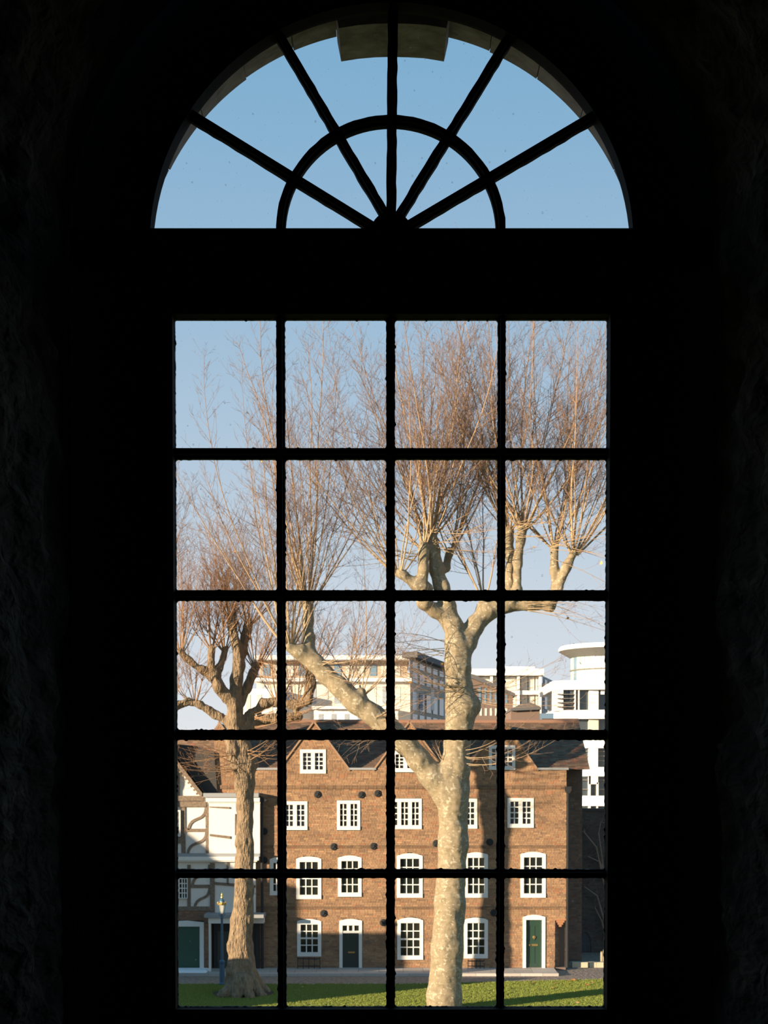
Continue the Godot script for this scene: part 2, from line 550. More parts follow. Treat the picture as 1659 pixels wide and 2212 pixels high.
func build_window() -> void:
	var win := base("window_1", at(846, 2190, WD))
	tag(win, "tall black sash window of twenty panes with a semicircular fanlight", "window", "", "structure")
	# measured edges at the nominal scale, x relative to the axis
	var xs := [[-463.5, -246.0], [-228.5, -11.0], [6.5, 227.5], [243.0, 461.0]]
	var ys := [[690.0, 970.0], [992.0, 1276.0], [1297.0, 1577.0], [1598.0, 1878.0], [1896.0, 2175.0]]
	var k := WD / F
	var xw := func(x: float) -> float: return x * k
	var yw := func(y: float) -> float: return at(846, y, WD).y
	# stiles, transom, rails
	var st := [[-700.0, -463.5, "stile"], [461.0, 700.0, "stile"]]
	for s in st:
		var mb := MB.new()
		mb.box(Vector3(xw.call(s[0]), yw.call(2320.0), -WD - 0.014), Vector3(xw.call(s[1]), yw.call(540.0), -WD + 0.05))
		put(mb, s[2], M.frame, win)
		# sunk step between the box frame and the sash
		mb = MB.new()
		var inner: float = s[1] if s[0] < 0.0 else s[0]
		var outw: float = inner - 60.0 if s[0] < 0.0 else inner + 60.0
		mb.box(Vector3(xw.call(minf(inner, outw) + (0.0 if s[0] > 0.0 else -8.0) ), yw.call(2260.0), -WD + 0.05), Vector3(xw.call(maxf(inner, outw) - (8.0 if s[0] < 0.0 else -8.0)), yw.call(640.0), -WD + 0.06))
		put(mb, "stile_bead", M.frame, win)
	var mb2 := MB.new()
	mb2.box(Vector3(xw.call(-700.0), yw.call(690.0), -WD - 0.014), Vector3(xw.call(700.0), yw.call(507.0), -WD + 0.05))
	put(mb2, "transom", M.frame, win)
	mb2 = MB.new()
	mb2.box(Vector3(xw.call(-560.0), yw.call(612.0), -WD + 0.05), Vector3(xw.call(560.0), yw.call(560.0), -WD + 0.075))
	put(mb2, "transom_moulding", M.frame, win)
	mb2 = MB.new()
	mb2.box(Vector3(xw.call(-700.0), yw.call(2330.0), -WD - 0.014), Vector3(xw.call(700.0), yw.call(2175.0), -WD + 0.05))
	put(mb2, "bottom_rail", M.frame, win)
	# arched head of the frame
	var ring := []
	for i in 61:
		var a := PI * i / 60.0
		ring.append([846 + 516.5 * cos(a), 541 - 516.5 * sin(a)])
	for i in 61:
		var a := PI - PI * i / 60.0
		ring.append([846 + 720.0 * cos(a), 541 - 720.0 * sin(a)])
	frame_piece(win, "arched_head", ring, 0.05, 0.014)
	# glazing bars: a wide rebate at the glass, a narrow moulding to the room
	for i in 3:
		var a: float = xs[i][1]
		var b: float = xs[i + 1][0]
		var mb := MB.new()
		mb.box(Vector3(xw.call(a), yw.call(2176.0), -WD - 0.012), Vector3(xw.call(b), yw.call(689.0), -WD + 0.012))
		mb.box(Vector3(xw.call(a + 4.0), yw.call(2176.0), -WD + 0.012), Vector3(xw.call(b - 4.0), yw.call(689.0), -WD + 0.034))
		put(mb, "glazing_bar", M.frame, win)
	for i in 4:
		var a: float = ys[i][1]
		var b: float = ys[i + 1][0]
		var thick := 0.0 if i != 2 else 0.006
		var mb := MB.new()
		mb.box(Vector3(xw.call(-464.0), yw.call(b), -WD - 0.013), Vector3(xw.call(461.5), yw.call(a), -WD + 0.013 + thick))
		mb.box(Vector3(xw.call(-464.0), yw.call(b - 5.0), -WD + 0.013), Vector3(xw.call(461.5), yw.call(a + 5.0), -WD + 0.036 + thick))
		put(mb, "glazing_bar", M.frame, win)
	# panes with ragged putty
	rng.seed = 4242
	for r in 5:
		for c in 4:
			var x0: float = 846.0 + xs[c][0]
			var x1: float = 846.0 + xs[c][1]
			var y0: float = ys[r][0]
			var y1: float = ys[r][1]
			# undo the slight keystone of the pixel frame: build in nominal units
			var yc0: float = yw.call(y0)
			var yc1: float = yw.call(y1)
			var mb := MB.new()
			mb.box(Vector3(xw.call(xs[c][0] - 2.0), yc1 - 0.003, -WD - 0.002), Vector3(xw.call(xs[c][1] + 2.0), yc0 + 0.003, -WD + 0.001))
			put(mb, "pane", M.pane, win)
			var inner := wobble_rect(x0 + 0.5, y0 + 0.5, x1 - 0.5, y1 - 0.5, rng.randf_range(4.0, 8.0), 1.1)
			var mp := MB.new()
			var w := PackedVector2Array()
			var o := PackedVector2Array()
			for p in inner:
				var q: Vector2 = p
				w.append(Vector2((q.x - 846.0) * k, lerpf(yc0, yc1, (q.y - y0) / (y1 - y0))))
				var e := Vector2(q.x, q.y)
				var dl := absf(q.x - x0); var dr := absf(q.x - x1); var dt := absf(q.y - y0); var db := absf(q.y - y1)
				var mn := minf(minf(dl, dr), minf(dt, db))
				if mn == dl: e.x = x0 - 5.0
				elif mn == dr: e.x = x1 + 5.0
				elif mn == dt: e.y = y0 - 5.0
				else: e.y = y1 + 5.0
				if dl < 12.0 and dt < 12.0: e = Vector2(x0 - 5.0, y0 - 5.0)
				if dr < 12.0 and dt < 12.0: e = Vector2(x1 + 5.0, y0 - 5.0)
				if dl < 12.0 and db < 12.0: e = Vector2(x0 - 5.0, y1 + 5.0)
				if dr < 12.0 and db < 12.0: e = Vector2(x1 + 5.0, y1 + 5.0)
				o.append(Vector2((e.x - 846.0) * k, lerpf(yc0, yc1, (e.y - y0) / (y1 - y0))))
			for i in w.size():
				var j := (i + 1) % w.size()
				for z in [-WD + 0.003, -WD - 0.009]:
					mp.quad(Vector3(o[i].x, o[i].y, z), Vector3(o[j].x, o[j].y, z), Vector3(w[j].x, w[j].y, z), Vector3(w[i].x, w[i].y, z))
				mp.quad(Vector3(w[i].x, w[i].y, -WD + 0.003), Vector3(w[j].x, w[j].y, -WD + 0.003), Vector3(w[j].x, w[j].y, -WD - 0.009), Vector3(w[i].x, w[i].y, -WD - 0.009))
			put(mp, "putty", M.putty, win)
	# fanlight: hub, spokes, inner arc, panes
	var hub := []
	for i in 17:
		var a := PI * i / 16.0
		hub.append([845 + 42.0 * cos(a), 508 - 38.0 * sin(a)])
	frame_piece(win, "fanlight_hub", hub, 0.045, 0.02)
	var tips := [[415, 253], [606, 84], [849, 18], [1100, 84], [1285, 253]]
	var hubs := [[806, 494], [829, 462], [845, 455], [866, 463], [884, 490]]
	for i in 5:
		var a := Vector2(tips[i][0], tips[i][1])
		var b := Vector2(hubs[i][0], hubs[i][1])
		var d := (b - a).normalized()
		var nrm := Vector2(-d.y, d.x)
		a -= d * 14.0
		b += d * 14.0
		var wide := []
		var thin := []
		var l := a.distance_to(b)
		var steps := 26
		rng.seed = 900 + i
		for q in steps + 1:
			var p := a + d * (l * q / steps)
			var h := 10.5 + (rng.randf_range(-0.9, 0.9) if q > 1 and q < steps - 1 else 0.0)
			wide.append([p.x + nrm.x * h, p.y + nrm.y * h])
		for q in steps + 1:
			var p := b - d * (l * q / steps)
			var h := 10.5 + (rng.randf_range(-0.9, 0.9) if q > 1 and q < steps - 1 else 0.0)
			wide.append([p.x - nrm.x * h, p.y - nrm.y * h])
		thin = [[a.x + nrm.x * 6, a.y + nrm.y * 6], [b.x + nrm.x * 6, b.y + nrm.y * 6], [b.x - nrm.x * 6, b.y - nrm.y * 6], [a.x - nrm.x * 6, a.y - nrm.y * 6]]
		var mb := MB.new()
		mb.prism(pxpoly(wide, WD), -WD - 0.012, -WD + 0.012)
		mb.prism(pxpoly(thin, WD), -WD + 0.012, -WD + 0.034)
		put(mb, "fanlight_spoke", M.frame, win)
	for part in [[227.0, 248.0, -0.012, 0.012], [232.0, 243.0, 0.012, 0.033]]:
		var arc := []
		rng.seed = 77
		for i in 49:
			var a := -0.02 + (PI + 0.04) * i / 48.0
			var j := rng.randf_range(-0.8, 0.8)
			arc.append([844 + (part[1] + j) * cos(a), 502 - (part[1] + j) * sin(a) * 1.0])
		for i in 49:
			var a := PI + 0.02 - (PI + 0.04) * i / 48.0
			arc.append([844 + part[0] * cos(a), 502 - part[0] * sin(a)])
		var mb := MB.new()
		mb.prism(pxpoly(arc, WD), -WD + part[2], -WD + part[3])
		put(mb, "fanlight_arc", M.frame, win)
	# fanlight panes, one for each light: inner ring and outer ring
	var angs := []
	for i in 5:
		angs.append(atan2(508.0 - tips[i][1], tips[i][0] - 845.0))
	angs.push_front(PI)
	angs.append(0.0)
	for i in 6:
		for ringno in 2:
			var pts := []
			for q in 13:
				var a: float = lerpf(angs[i], angs[i + 1], q / 12.0)
				if ringno == 0:
					pts.append([845 + 237.0 * cos(a), 507 - 237.0 * sin(a)])
				else:
					# out to the arched head
					var dx := cos(a)
					var dy := -sin(a)
					var oy := 507.0 - 541.0
					var bq := dx * (-1.0) + dy * oy
					var t := -bq + sqrt(maxf(bq * bq - (1.0 + oy * oy - 518.0 * 518.0), 0.0))
					pts.append([845 + dx * t, 507 + dy * t])
			for q in 13:
				var a: float = lerpf(angs[i + 1], angs[i], q / 12.0)
				var rr := 30.0 if ringno == 0 else 237.0
				pts.append([845 + rr * cos(a), 507 - rr * sin(a)])
			var mb := MB.new()
			mb.prism(pxpoly(pts, WD), -WD - 0.002, -WD + 0.001)
			put(mb, "fanlight_pane", M.pane, win)

# ------------------------------------------------------------------ brickwork
func brick_wall(mb: MB, mo: MB, x0: float, x1: float, y0: float, y1: float, z: float, holes: Array, limits: Callable, tone: Color) -> void:
	# courses of bricks 0.225 by 0.075 with recessed joints; holes are [x0, y0, x1, y1, arch]; limits(y) gives [xmin, xmax]
	var fn := FastNoiseLite.new()
	fn.seed = 9
	fn.frequency = 0.55
	var rows := int((y1 - y0) / 0.075) + 1
	for i in rows:
		var ya := y0 + i * 0.075
		var yb := minf(ya + 0.075, y1)
		if yb - ya < 0.01:
			continue
		var ym := (ya + yb) * 0.5
		var lim: Array = limits.call(ym)
		var lo := maxf(x0, lim[0])
		var hi := minf(x1, lim[1])
		if hi - lo < 0.02:
			continue
		var runs := [[lo, hi]]
		for h in holes:
			var half: float = (h[2] - h[0]) * 0.5
			var hx0: float = h[0]
			var hx1: float = h[2]
			if ym < h[1] or ym > h[3]:
				continue
			if h[4] > 0.0 and ym > h[3] - h[4]:
				var q: float = (ym - (h[3] - h[4])) / h[4]
				var s := half * sqrt(maxf(0.0, 1.0 - q))
				hx0 = (h[0] + h[2]) * 0.5 - s
				hx1 = (h[0] + h[2]) * 0.5 + s
			var out := []
			for r in runs:
				if hx1 <= r[0] or hx0 >= r[1]:
					out.append(r)
					continue
				if hx0 > r[0]:
					out.append([r[0], hx0])
				if hx1 < r[1]:
					out.append([hx1, r[1]])
			runs = out
		for r in runs:
			mo.quad(Vector3(r[0], ya, z - 0.012), Vector3(r[0], yb, z - 0.012), Vector3(r[1], yb, z - 0.012), Vector3(r[1], ya, z - 0.012))
		var bx := x0 - rng.randf_range(0.0, 0.3375) - 0.34
		var header := i % 2 == 0
		while bx < hi:
			var w := 0.1125 if header else 0.225
			header = not header
			var xa := bx
			var xb := bx + w
			bx = xb
			for r in runs:
				var a := maxf(xa + 0.005, r[0])
				var b := minf(xb - 0.005, r[1])
				if b - a < 0.015:
					continue
				var big := fn.get_noise_2d(xa, ym * 2.0)
				var k := rng.randf_range(0.88, 1.11) * (1.0 + big * 0.3)
				var c := tint(tone, k)
				var u := rng.randf()
				if u < 0.08:
					c = Color(c.r * 1.05, c.g * 0.84, c.b * 0.78)
				elif u < 0.2:
					c = Color(c.r * 0.74, c.g * 0.76, c.b * 0.82)
				elif u < 0.33:
					c = Color(c.r * 1.18, c.g * 1.2, c.b * 1.15)
				mb.col = c
				var pz := rng.randf_range(-0.002, 0.003)
				mb.box_front(Vector3(a, ya + 0.004, z - 0.012), Vector3(b, yb - 0.004, z + pz))

func segment_arch(x0: float, x1: float, y: float, rise: float, n := 10) -> PackedVector2Array:
	var out := PackedVector2Array()
	for i in n + 1:
		var q := float(i) / n
		out.append(Vector2(lerpf(x0, x1, q), y + rise * 4.0 * q * (1.0 - q)))
	return out

func house_window(parent: Node3D, called: String, r: Array, d: float, lights: Array, rows: int, arch_px := 0.0, jamb := 7.5, head := 9.0, foot := 8.0, glass: Material = null) -> void:
	# r: outer frame in pixels; lights: for each casement or sash its number of panes across; the panes are set back
	var w := sub(called, parent)
	var a := at(r[0], r[3], d)
	var b := at(r[2], r[1], d)
	var s := d / F
	var j := jamb * s
	var z := -d
	var front := z + 0.03
	var mb := MB.new()
	# outer frame
	mb.box(Vector3(a.x, a.y, z - 0.16), Vector3(a.x + j, b.y - head * s, front))
	mb.box(Vector3(b.x - j, a.y, z - 0.16), Vector3(b.x, b.y - head * s, front))
	mb.box(Vector3(a.x, a.y, z - 0.16), Vector3(b.x, a.y + foot * s, front + 0.02))
	var hp := segment_arch(a.x, b.x, b.y - arch_px * s, arch_px * s)
	if arch_px <= 0.0:
		hp = PackedVector2Array([Vector2(a.x, b.y), Vector2(b.x, b.y)])
	hp.append(Vector2(b.x, b.y - head * s))
	hp.append(Vector2(a.x, b.y - head * s))
	mb.prism(hp, z - 0.16, front)
	put(mb, "window_frame", M.white, w)
	var ix0 := a.x + j
	var ix1 := b.x - j
	var iy0 := a.y + foot * s
	var iy1 := b.y - head * s
	var g := 0.045
	var nl := lights.size()
	var mull := 8.5 * s if nl > 1 else 0.0
	var lw := (ix1 - ix0 - mull * (nl - 1)) / nl
	var bars := MB.new()
	for li in nl:
		var lx0 := ix0 + li * (lw + mull)
		var lx1 := lx0 + lw
		if li > 0:
			bars.box(Vector3(lx0 - mull, iy0, z - 0.12), Vector3(lx0, iy1, front - 0.01))
		var cols: int = lights[li]
		for c in range(1, cols):
			var x := lerpf(lx0, lx1, float(c) / cols)
			bars.box(Vector3(x - g * 0.5, iy0, z - 0.09), Vector3(x + g * 0.5, iy1, z - 0.045))
		for q in range(1, rows):
			var y := lerpf(iy0, iy1, float(q) / rows)
			var t := g * (1.5 if nl == 1 and q * 2 == rows else 0.9)
			bars.box(Vector3(lx0, y - t * 0.5, z - 0.092), Vector3(lx1, y + t * 0.5, z - 0.043))
		for c in cols:
			for q in rows:
				var pb := MB.new()
				pb.box(Vector3(lerpf(lx0, lx1, float(c) / cols), lerpf(iy0, iy1, float(q) / rows), z - 0.08), Vector3(lerpf(lx0, lx1, float(c + 1) / cols), lerpf(iy0, iy1, float(q + 1) / rows), z - 0.074))
				put(pb, "pane", glass if glass else M.glass_dark, w)
	put(bars, "glazing_bars", M.white, w)

func house_door(parent: Node3D, r: Array, d: float, arch_px: float, lit: int, paint: Material, head: float, knocker: bool) -> void:
	var w := sub("front_door", parent)
	var a := at(r[0], r[3], d)
	var b := at(r[2], r[1], d)
	var s := d / F
	var j := 7.0 * s
	var z := -d
	var mb := MB.new()
	mb.box(Vector3(a.x, a.y, z - 0.16), Vector3(a.x + j, b.y - head * s, z + 0.04))
	mb.box(Vector3(b.x - j, a.y, z - 0.16), Vector3(b.x, b.y - head * s, z + 0.04))
	var hp := segment_arch(a.x, b.x, b.y - arch_px * s, arch_px * s)
	hp.append(Vector2(b.x, b.y - head * s))
	hp.append(Vector2(a.x, b.y - head * s))
	mb.prism(hp, z - 0.16, z + 0.04)
	var top := b.y - head * s
	var x0 := a.x + j
	var x1 := b.x - j
	if lit > 0:
		var y0 := top - 12.0 * s
		mb.box(Vector3(x0, y0 - 5.0 * s, z - 0.14), Vector3(x1, y0, z + 0.02))
		for c in range(1, lit):
			var x := lerpf(x0, x1, float(c) / lit)
			mb.box(Vector3(x - 0.04, y0, z - 0.12), Vector3(x + 0.04, top, z - 0.03))
		for c in lit:
			var pb := MB.new()
			pb.box(Vector3(lerpf(x0, x1, float(c) / lit), y0, z - 0.08), Vector3(lerpf(x0, x1, float(c + 1) / lit), top, z - 0.074))
			put(pb, "pane", M.glass_dark, w)
		top = y0 - 5.0 * s
	put(mb, "door_frame", M.white, w)
	mb = MB.new()
	mb.box(Vector3(x0, a.y, z - 0.12), Vector3(x1, top, z - 0.08))
	# stiles and rails around sunk panels
	var h := top - a.y
	var wd := x1 - x0
	for q in [[0.0, 0.1], [0.44, 0.56], [0.87, 1.0]]:
		mb.box(Vector3(x0, a.y + h * q[0], z - 0.08), Vector3(x1, a.y + h * q[1], z - 0.065))
	for q in [[0.0, 0.14], [0.44, 0.56], [0.86, 1.0]]:
		mb.box(Vector3(x0 + wd * q[0], a.y, z - 0.08), Vector3(x0 + wd * q[1], top, z - 0.066))
	put(mb, "door_leaf", paint, w)
	mb = MB.new()
	var cx := (x0 + x1) * 0.5 + 0.03
	mb.box(Vector3(cx - 0.14, a.y + h * 0.46, z - 0.066), Vector3(cx + 0.14, a.y + h * 0.5, z - 0.05))
	put(mb, "letter_plate", M.brass, w)
	if knocker:
		mb = MB.new()
		mb.lathe(Vector3(cx - 0.02, a.y + h * 0.64, z - 0.066), Vector3(0, 0, 1), PackedVector2Array([Vector2(0.07, 0), Vector2(0.065, 0.025), Vector2(0.02, 0.035), Vector2(0.001, 0.035)]), 10)
		mb.box(Vector3(cx - 0.04, a.y + h * 0.6, z - 0.06), Vector3(cx, a.y + h * 0.67, z - 0.03))
		put(mb, "knocker", M.brass, w)
		mb = MB.new()
		mb.lathe(Vector3(cx - 0.2, a.y + h * 0.48, z - 0.066), Vector3(0, 0, 1), PackedVector2Array([Vector2(0.02, 0), Vector2(0.035, 0.03), Vector2(0.03, 0.055), Vector2(0.001, 0.06)]), 8)
		put(mb, "door_knob", M.brass, w)

func tile_slope(mb: MB, o: Vector3, u: Vector3, up: Vector3, w: float, l: float, tone: Color, jagged := 0.0) -> void:
	# rows of plain tiles on a slope: o lower corner, u along the eave, up along the slope
	var nrm := u.cross(up).normalized()
	if nrm.y < 0.0:
		nrm = -nrm
	var rows := int(l / 0.14)
	for i in rows:
		var x := -0.12 * (i % 2)
		while x < w:
			var xa := maxf(x, 0.0)
			var xb := minf(x + 0.235, w)
			x += 0.24
			if xb - xa < 0.02:
				continue
			var k := rng.randf_range(0.65, 1.3)
			mb.col = tint(tone, k) if rng.randf() > 0.1 else Color(tone.r * 1.3, tone.g * 0.9, tone.b * 0.8)
			var lift := rng.randf_range(0.02, 0.035)
			var a := o + u * xa + up * (i * 0.14) + nrm * lift
			var b := o + u * xb + up * (i * 0.14) + nrm * lift
			var c := o + u * xb + up * ((i + 1) * 0.14 + 0.03) + nrm * 0.004
			var e := o + u * xa + up * ((i + 1) * 0.14 + 0.03) + nrm * 0.004
			mb.quad(a, e, c, b)
			mb.quad(o + u * xa + up * (i * 0.14), a, b, o + u * xb + up * (i * 0.14))

func build_brick_house() -> void:
	var d := HD
	var z := -d
	var corner := at(1222, 2095, d)
	var left := at(463, 1700, d).x
	var base_y := 0.1
	var eave := at(846, 1662, d).y
	var h := base("brick_house", Vector3(0, 0, z))
	tag(h, "old four-storey brown brick house with white windows and tiled gables", "house")
	var wins := [
		# rect, kind, lights, rows, arch
		[[648, 1619, 704, 1671], "c", [2, 2], 4, 0.0], [[848, 1622, 903, 1668], "c", [2, 2], 4, 0.0], [[1056, 1610, 1113, 1663], "c", [2, 2], 4, 0.0],
		[[610, 1731, 664, 1793], "c", [2, 2], 4, 0.0], [[728, 1729, 778, 1793], "c", [2, 2], 4, 0.0], [[837, 1725, 911, 1791], "c", [2, 2, 2], 4, 0.0], [[976, 1725, 1031, 1790], "c", [2, 2], 4, 0.0], [[1096, 1724, 1153, 1788], "c", [2, 2], 4, 0.0],
		[[583, 1852, 611, 1934], "s", [2], 4, 4.0], [[640, 1850, 694, 1942], "s", [3], 4, 5.0], [[730, 1848, 781, 1937], "s", [3], 4, 5.0], [[857, 1843, 913, 1939], "s", [3], 4, 6.0], [[1003, 1841, 1054, 1939], "s", [3], 4, 5.0], [[1124, 1840, 1179, 1939], "s", [3], 4, 5.0],
		[[642, 1985, 694, 2066], "s", [3], 4, 5.0], [[858, 1982, 914, 2073], "s", [3], 4, 6.0], [[1002, 1982, 1054, 2070], "s", [3], 4, 5.0],
	]
	var doors := [[[733, 1985, 782, 2096], 4.0, 3, M.green_dark, 14.0, false], [[1129, 1976, 1178, 2092], 5.0, 0, M.green, 11.0, true]]
	var holes := []
	for w in wins:
		var a := at(w[0][0], w[0][3], d)
		var b := at(w[0][2], w[0][1], d)
		holes.append([a.x, a.y, b.x, b.y, w[4] * d / F])
	for w in doors:
		var a := at(w[0][0], w[0][3], d)
		var b := at(w[0][2], w[0][1], d)
		holes.append([a.x, a.y - 0.1, b.x, b.y, w[1] * d / F])
	# the foot of the corner is cut back
	var cut := at(1199, 1984, d)
	holes.append([cut.x, -0.1, corner.x + 0.1, cut.y, 0.0])
	var gables := [[472, 1562], [678, 1562], [884, 1562], [1085, 1556]]
	var gx := []
	for g in gables:
		var p := at(g[0], g[1], d)
		gx.append([p.x, p.y, 75.0 * d / F])
	rng.seed = 1234
	var bk := MB.new()
	var mo := MB.new()
	var tone := Color(0.292, 0.17, 0.094)
	brick_wall(bk, mo, left, corner.x, base_y, eave, z, holes, func(_y): return [-99.0, 99.0], tone)
	for g in gx:
		var slope: float = (g[1] - eave) / g[2]
		brick_wall(bk, mo, g[0] - g[2], g[0] + g[2], eave, g[1], z, holes, func(y): return [maxf(left, g[0] - (g[1] - y) / slope), g[0] + (g[1] - y) / slope], tone)
	put(bk, "brickwork", M.brick, h, "stuff")
	put(mo, "mortar_joints", M.mortar, h)
	# string courses
	for q in [[1696.0, 1704.0, 0.045], [1826.0, 1832.0, 0.02], [1958.0, 1964.0, 0.025]]:
		var mb := MB.new()
		var mo2 := MB.new()
		var y0 := at(846, q[1], d).y
		var y1 := at(846, q[0], d).y
		brick_wall(mb, mo2, left, corner.x, y0, y1, z + q[2], [], func(_y): return [-99.0, 99.0], tint(tone, 0.62))
		put(mb, "string_course", M.brick, h)
		# its shelf, so that it is solid
		mb = MB.new()
		mb.box(Vector3(left, y0 - 0.004, z - 0.01), Vector3(corner.x, y1 + 0.004, z + q[2] - 0.014))
		put(mb, "string_course_core", M.mortar, h)
	# body behind the front
	var mb := MB.new()
	mb.box(Vector3(left, 0.0, z - 7.0), Vector3(corner.x, eave - 0.05, z - 0.3))
	mb.box(Vector3(corner.x - 0.3, cut.y, z - 0.35), Vector3(corner.x, eave, z - 0.013))
	mb.box(Vector3(left, 0.0, z - 0.35), Vector3(corner.x, base_y, z - 0.02))
	put(mb, "wall_core", M.brown_wall, h)
	# canted lower corner and its corbel
	mb = MB.new()
	mo = MB.new()
	var ca := Vector3(cut.x, 0.0, z)
	var cb := Vector3(corner.x, 0.0, z - 0.62)
	var cl := ca.distance_to(cb)
	var cu := (cb - ca).normalized()
	var cn := Vector3(-cu.z, 0, cu.x) * -1.0
	var rows := int(cut.y / 0.075)
	for i in rows:
		var x := -0.11 * (i % 2)
		while x < cl:
			var xa := maxf(x, 0.0)
			var xb := minf(x + 0.215, cl)
			x += 0.225
			if xb - xa < 0.02:
				continue
			mb.col = tint(tone, rng.randf_range(0.7, 1.2))
			var y0 := i * 0.075 + 0.004
			var y1 := i * 0.075 + 0.071
			mb.quad(ca + cu * xa + Vector3.UP * y0, ca + cu * xa + Vector3.UP * y1, ca + cu * xb + Vector3.UP * y1, ca + cu * xb + Vector3.UP * y0)
	put(mb, "canted_corner", M.brick, h, "stuff")
	mb = MB.new()
	mb.quad(ca + cn * 0.012, ca + cn * 0.012 + Vector3.UP * cut.y, cb + cn * 0.012 + Vector3.UP * cut.y, cb + cn * 0.012)
	put(mb, "canted_corner_joints", M.mortar, h)
	for k in 4:
		mb = MB.new()
		var q := 1.0 - k * 0.25
		var y1 := cut.y - k * 0.09
		mb.col = Color(0.34, 0.16, 0.075)
		mb.box(Vector3(lerpf(corner.x, cut.x, 0.5 + 0.5 * q) - 0.0, y1 - 0.085, z - 0.3), Vector3(lerpf(cut.x, corner.x, 0.5 + 0.5 * q), y1, z - 0.02 * k))
		put(mb, "corbel_brick", M.brick, h)
	for w in wins:
		if w[1] == "c":
			house_window(h, "casement_window", w[0], d, w[2], w[3], 0.0, 6.5, 7.5, 8.5)
		else:
			house_window(h, "sash_window", w[0], d, w[2], w[3], w[4], 7.5, 12.0, 9.0)
	for w in doors:
		house_door(h, w[0], d, w[1], w[2], w[3], w[4], w[5])
	# wall-tie discs
	for p in [[686, 1716], [781, 1717], [816, 1714], [721, 1829], [807, 1828], [942, 1822], [1058, 1819], [699, 1973], [1067, 1972], [571, 1796], [571, 1858], [828, 1993]]:
		var c := at(p[0], p[1], d)
		mb = MB.new()
		mb.lathe(Vector3(c.x, c.y, z), Vector3(0, 0, 1), PackedVector2Array([Vector2(0.15, 0.0), Vector2(0.15, 0.025), Vector2(0.115, 0.045), Vector2(0.05, 0.05), Vector2(0.045, 0.085), Vector2(0.001, 0.09)]), 16)
		mb.bar(Vector3(c.x - 0.1, c.y + 0.06, z + 0.05), Vector3(c.x + 0.1, c.y - 0.06, z + 0.05), 0.03, 0.03, Vector3(0, 0, 1))
		mb.bar(Vector3(c.x - 0.06, c.y - 0.1, z + 0.05), Vector3(c.x + 0.06, c.y + 0.1, z + 0.05), 0.03, 0.03, Vector3(0, 0, 1))
		put(mb, "wall_tie_disc", M.iron, h)
	# roof
	var ridge := at(846, 1560, d + 3.9)
	var tl := Color(0.155, 0.095, 0.06)
	mb = MB.new()
	var xr := at(1250, 1560, d + 3.9).x
	var e0 := Vector3(left, eave, z - 0.25)
	var run := Vector3(0, ridge.y - eave, -3.65)
	tile_slope(mb, e0, Vector3.RIGHT, run.normalized(), xr - left, run.length(), tl)
	put(mb, "roof_tiles", M.tile, h, "stuff")
	mb = MB.new()
	var r0 := Vector3(left, eave, z - 0.25)
	var r1 := Vector3(xr, eave, z - 0.25)
	var t0 := Vector3(left, ridge.y, z - 3.9)
	var t1 := Vector3(xr, ridge.y, z - 3.9)
	var k0 := Vector3(left, eave, z - 7.5)
	var k1 := Vector3(xr, eave, z - 7.5)
	mb.quad(r0, t0, t1, r1); mb.quad(k1, t1, t0, k0); mb.tri(r0, t0, k0); mb.tri(r1, t1, k1); mb.quad(r0, r1, k1, k0)
	put(mb, "roof_deck", M.slate, h)
	mb = MB.new()
	mb.col = Color(0.26, 0.14, 0.09)
	mb.lathe(Vector3(left, ridge.y, z - 3.9), Vector3.RIGHT, PackedVector2Array([Vector2(0.12, 0.0), Vector2(0.12, xr - left)]), 10)
	put(mb, "ridge_tiles", M.tile, h)
	for g in gx:
		mb = MB.new()
		var run_z := Vector3(0, 0, -1)
		for s in [-1.0, 1.0]:
			if g[0] + s * g[2] < left:
				continue
			var o := Vector3(g[0] + s * g[2], eave, z - 0.12)
			var upv := Vector3(-s * g[2], g[1] - eave, 0.0)
			tile_slope(mb, o, run_z, upv.normalized(), 3.9, upv.length(), tl)
			mb.col = tint(tl, 0.5)
			mb.quad(o, o + upv, o + upv + run_z * 3.9, o + run_z * 3.9)
		put(mb, "gable_roof_tiles", M.tile, h, "stuff")
		for s in [-1.0, 1.0]:
			if g[0] + s * g[2] < left:
				continue
			mb = MB.new()
			mb.col = Color(0.3, 0.19, 0.12)
			mb.bar(Vector3(g[0] + s * (g[2] + 0.05), eave - 0.04, z - 0.06), Vector3(g[0], g[1] + 0.06, z - 0.06), 0.07, 0.24, Vector3(0, 0, 1))
			put(mb, "gable_verge", M.tile, h)
	# lead gutters between the gables
	for q in [[548.0, 612.0], [752.0, 812.0], [958.0, 1012.0], [1162.0, 1228.0]]:
		var a := at(q[0], 1660, d)
		var b := at(q[1], 1660, d)
		mb = MB.new()
		mb.box(Vector3(a.x, eave - 0.02, z - 0.3), Vector3(b.x, eave + 0.07, z + 0.06))
		put(mb, "gutter", M.lead, h)
	# downpipe with hopper at the corner
	var px_ := at(1227, 1700, d)
	mb = MB.new()
	mb.lathe(Vector3(px_.x, 0.1, z - 0.06), Vector3.UP, PackedVector2Array([Vector2(0.075, 0.0), Vector2(0.075, px_.y - 0.3)]), 10)
	for q in 6:
		mb.lathe(Vector3(px_.x, 0.8 + q * 1.25, z - 0.06), Vector3.UP, PackedVector2Array([Vector2(0.09, 0.0), Vector2(0.09, 0.1)]), 10)
	put(mb, "downpipe", M.iron, h)
	mb = MB.new()
	mb.prism(PackedVector2Array([Vector2(px_.x - 0.14, px_.y + 0.02), Vector2(px_.x + 0.14, px_.y + 0.02), Vector2(px_.x + 0.14, px_.y - 0.14), Vector2(px_.x + 0.07, px_.y - 0.26), Vector2(px_.x - 0.07, px_.y - 0.26), Vector2(px_.x - 0.14, px_.y - 0.14)]), z - 0.2, z + 0.06)
	put(mb, "rain_hopper", M.iron, h)
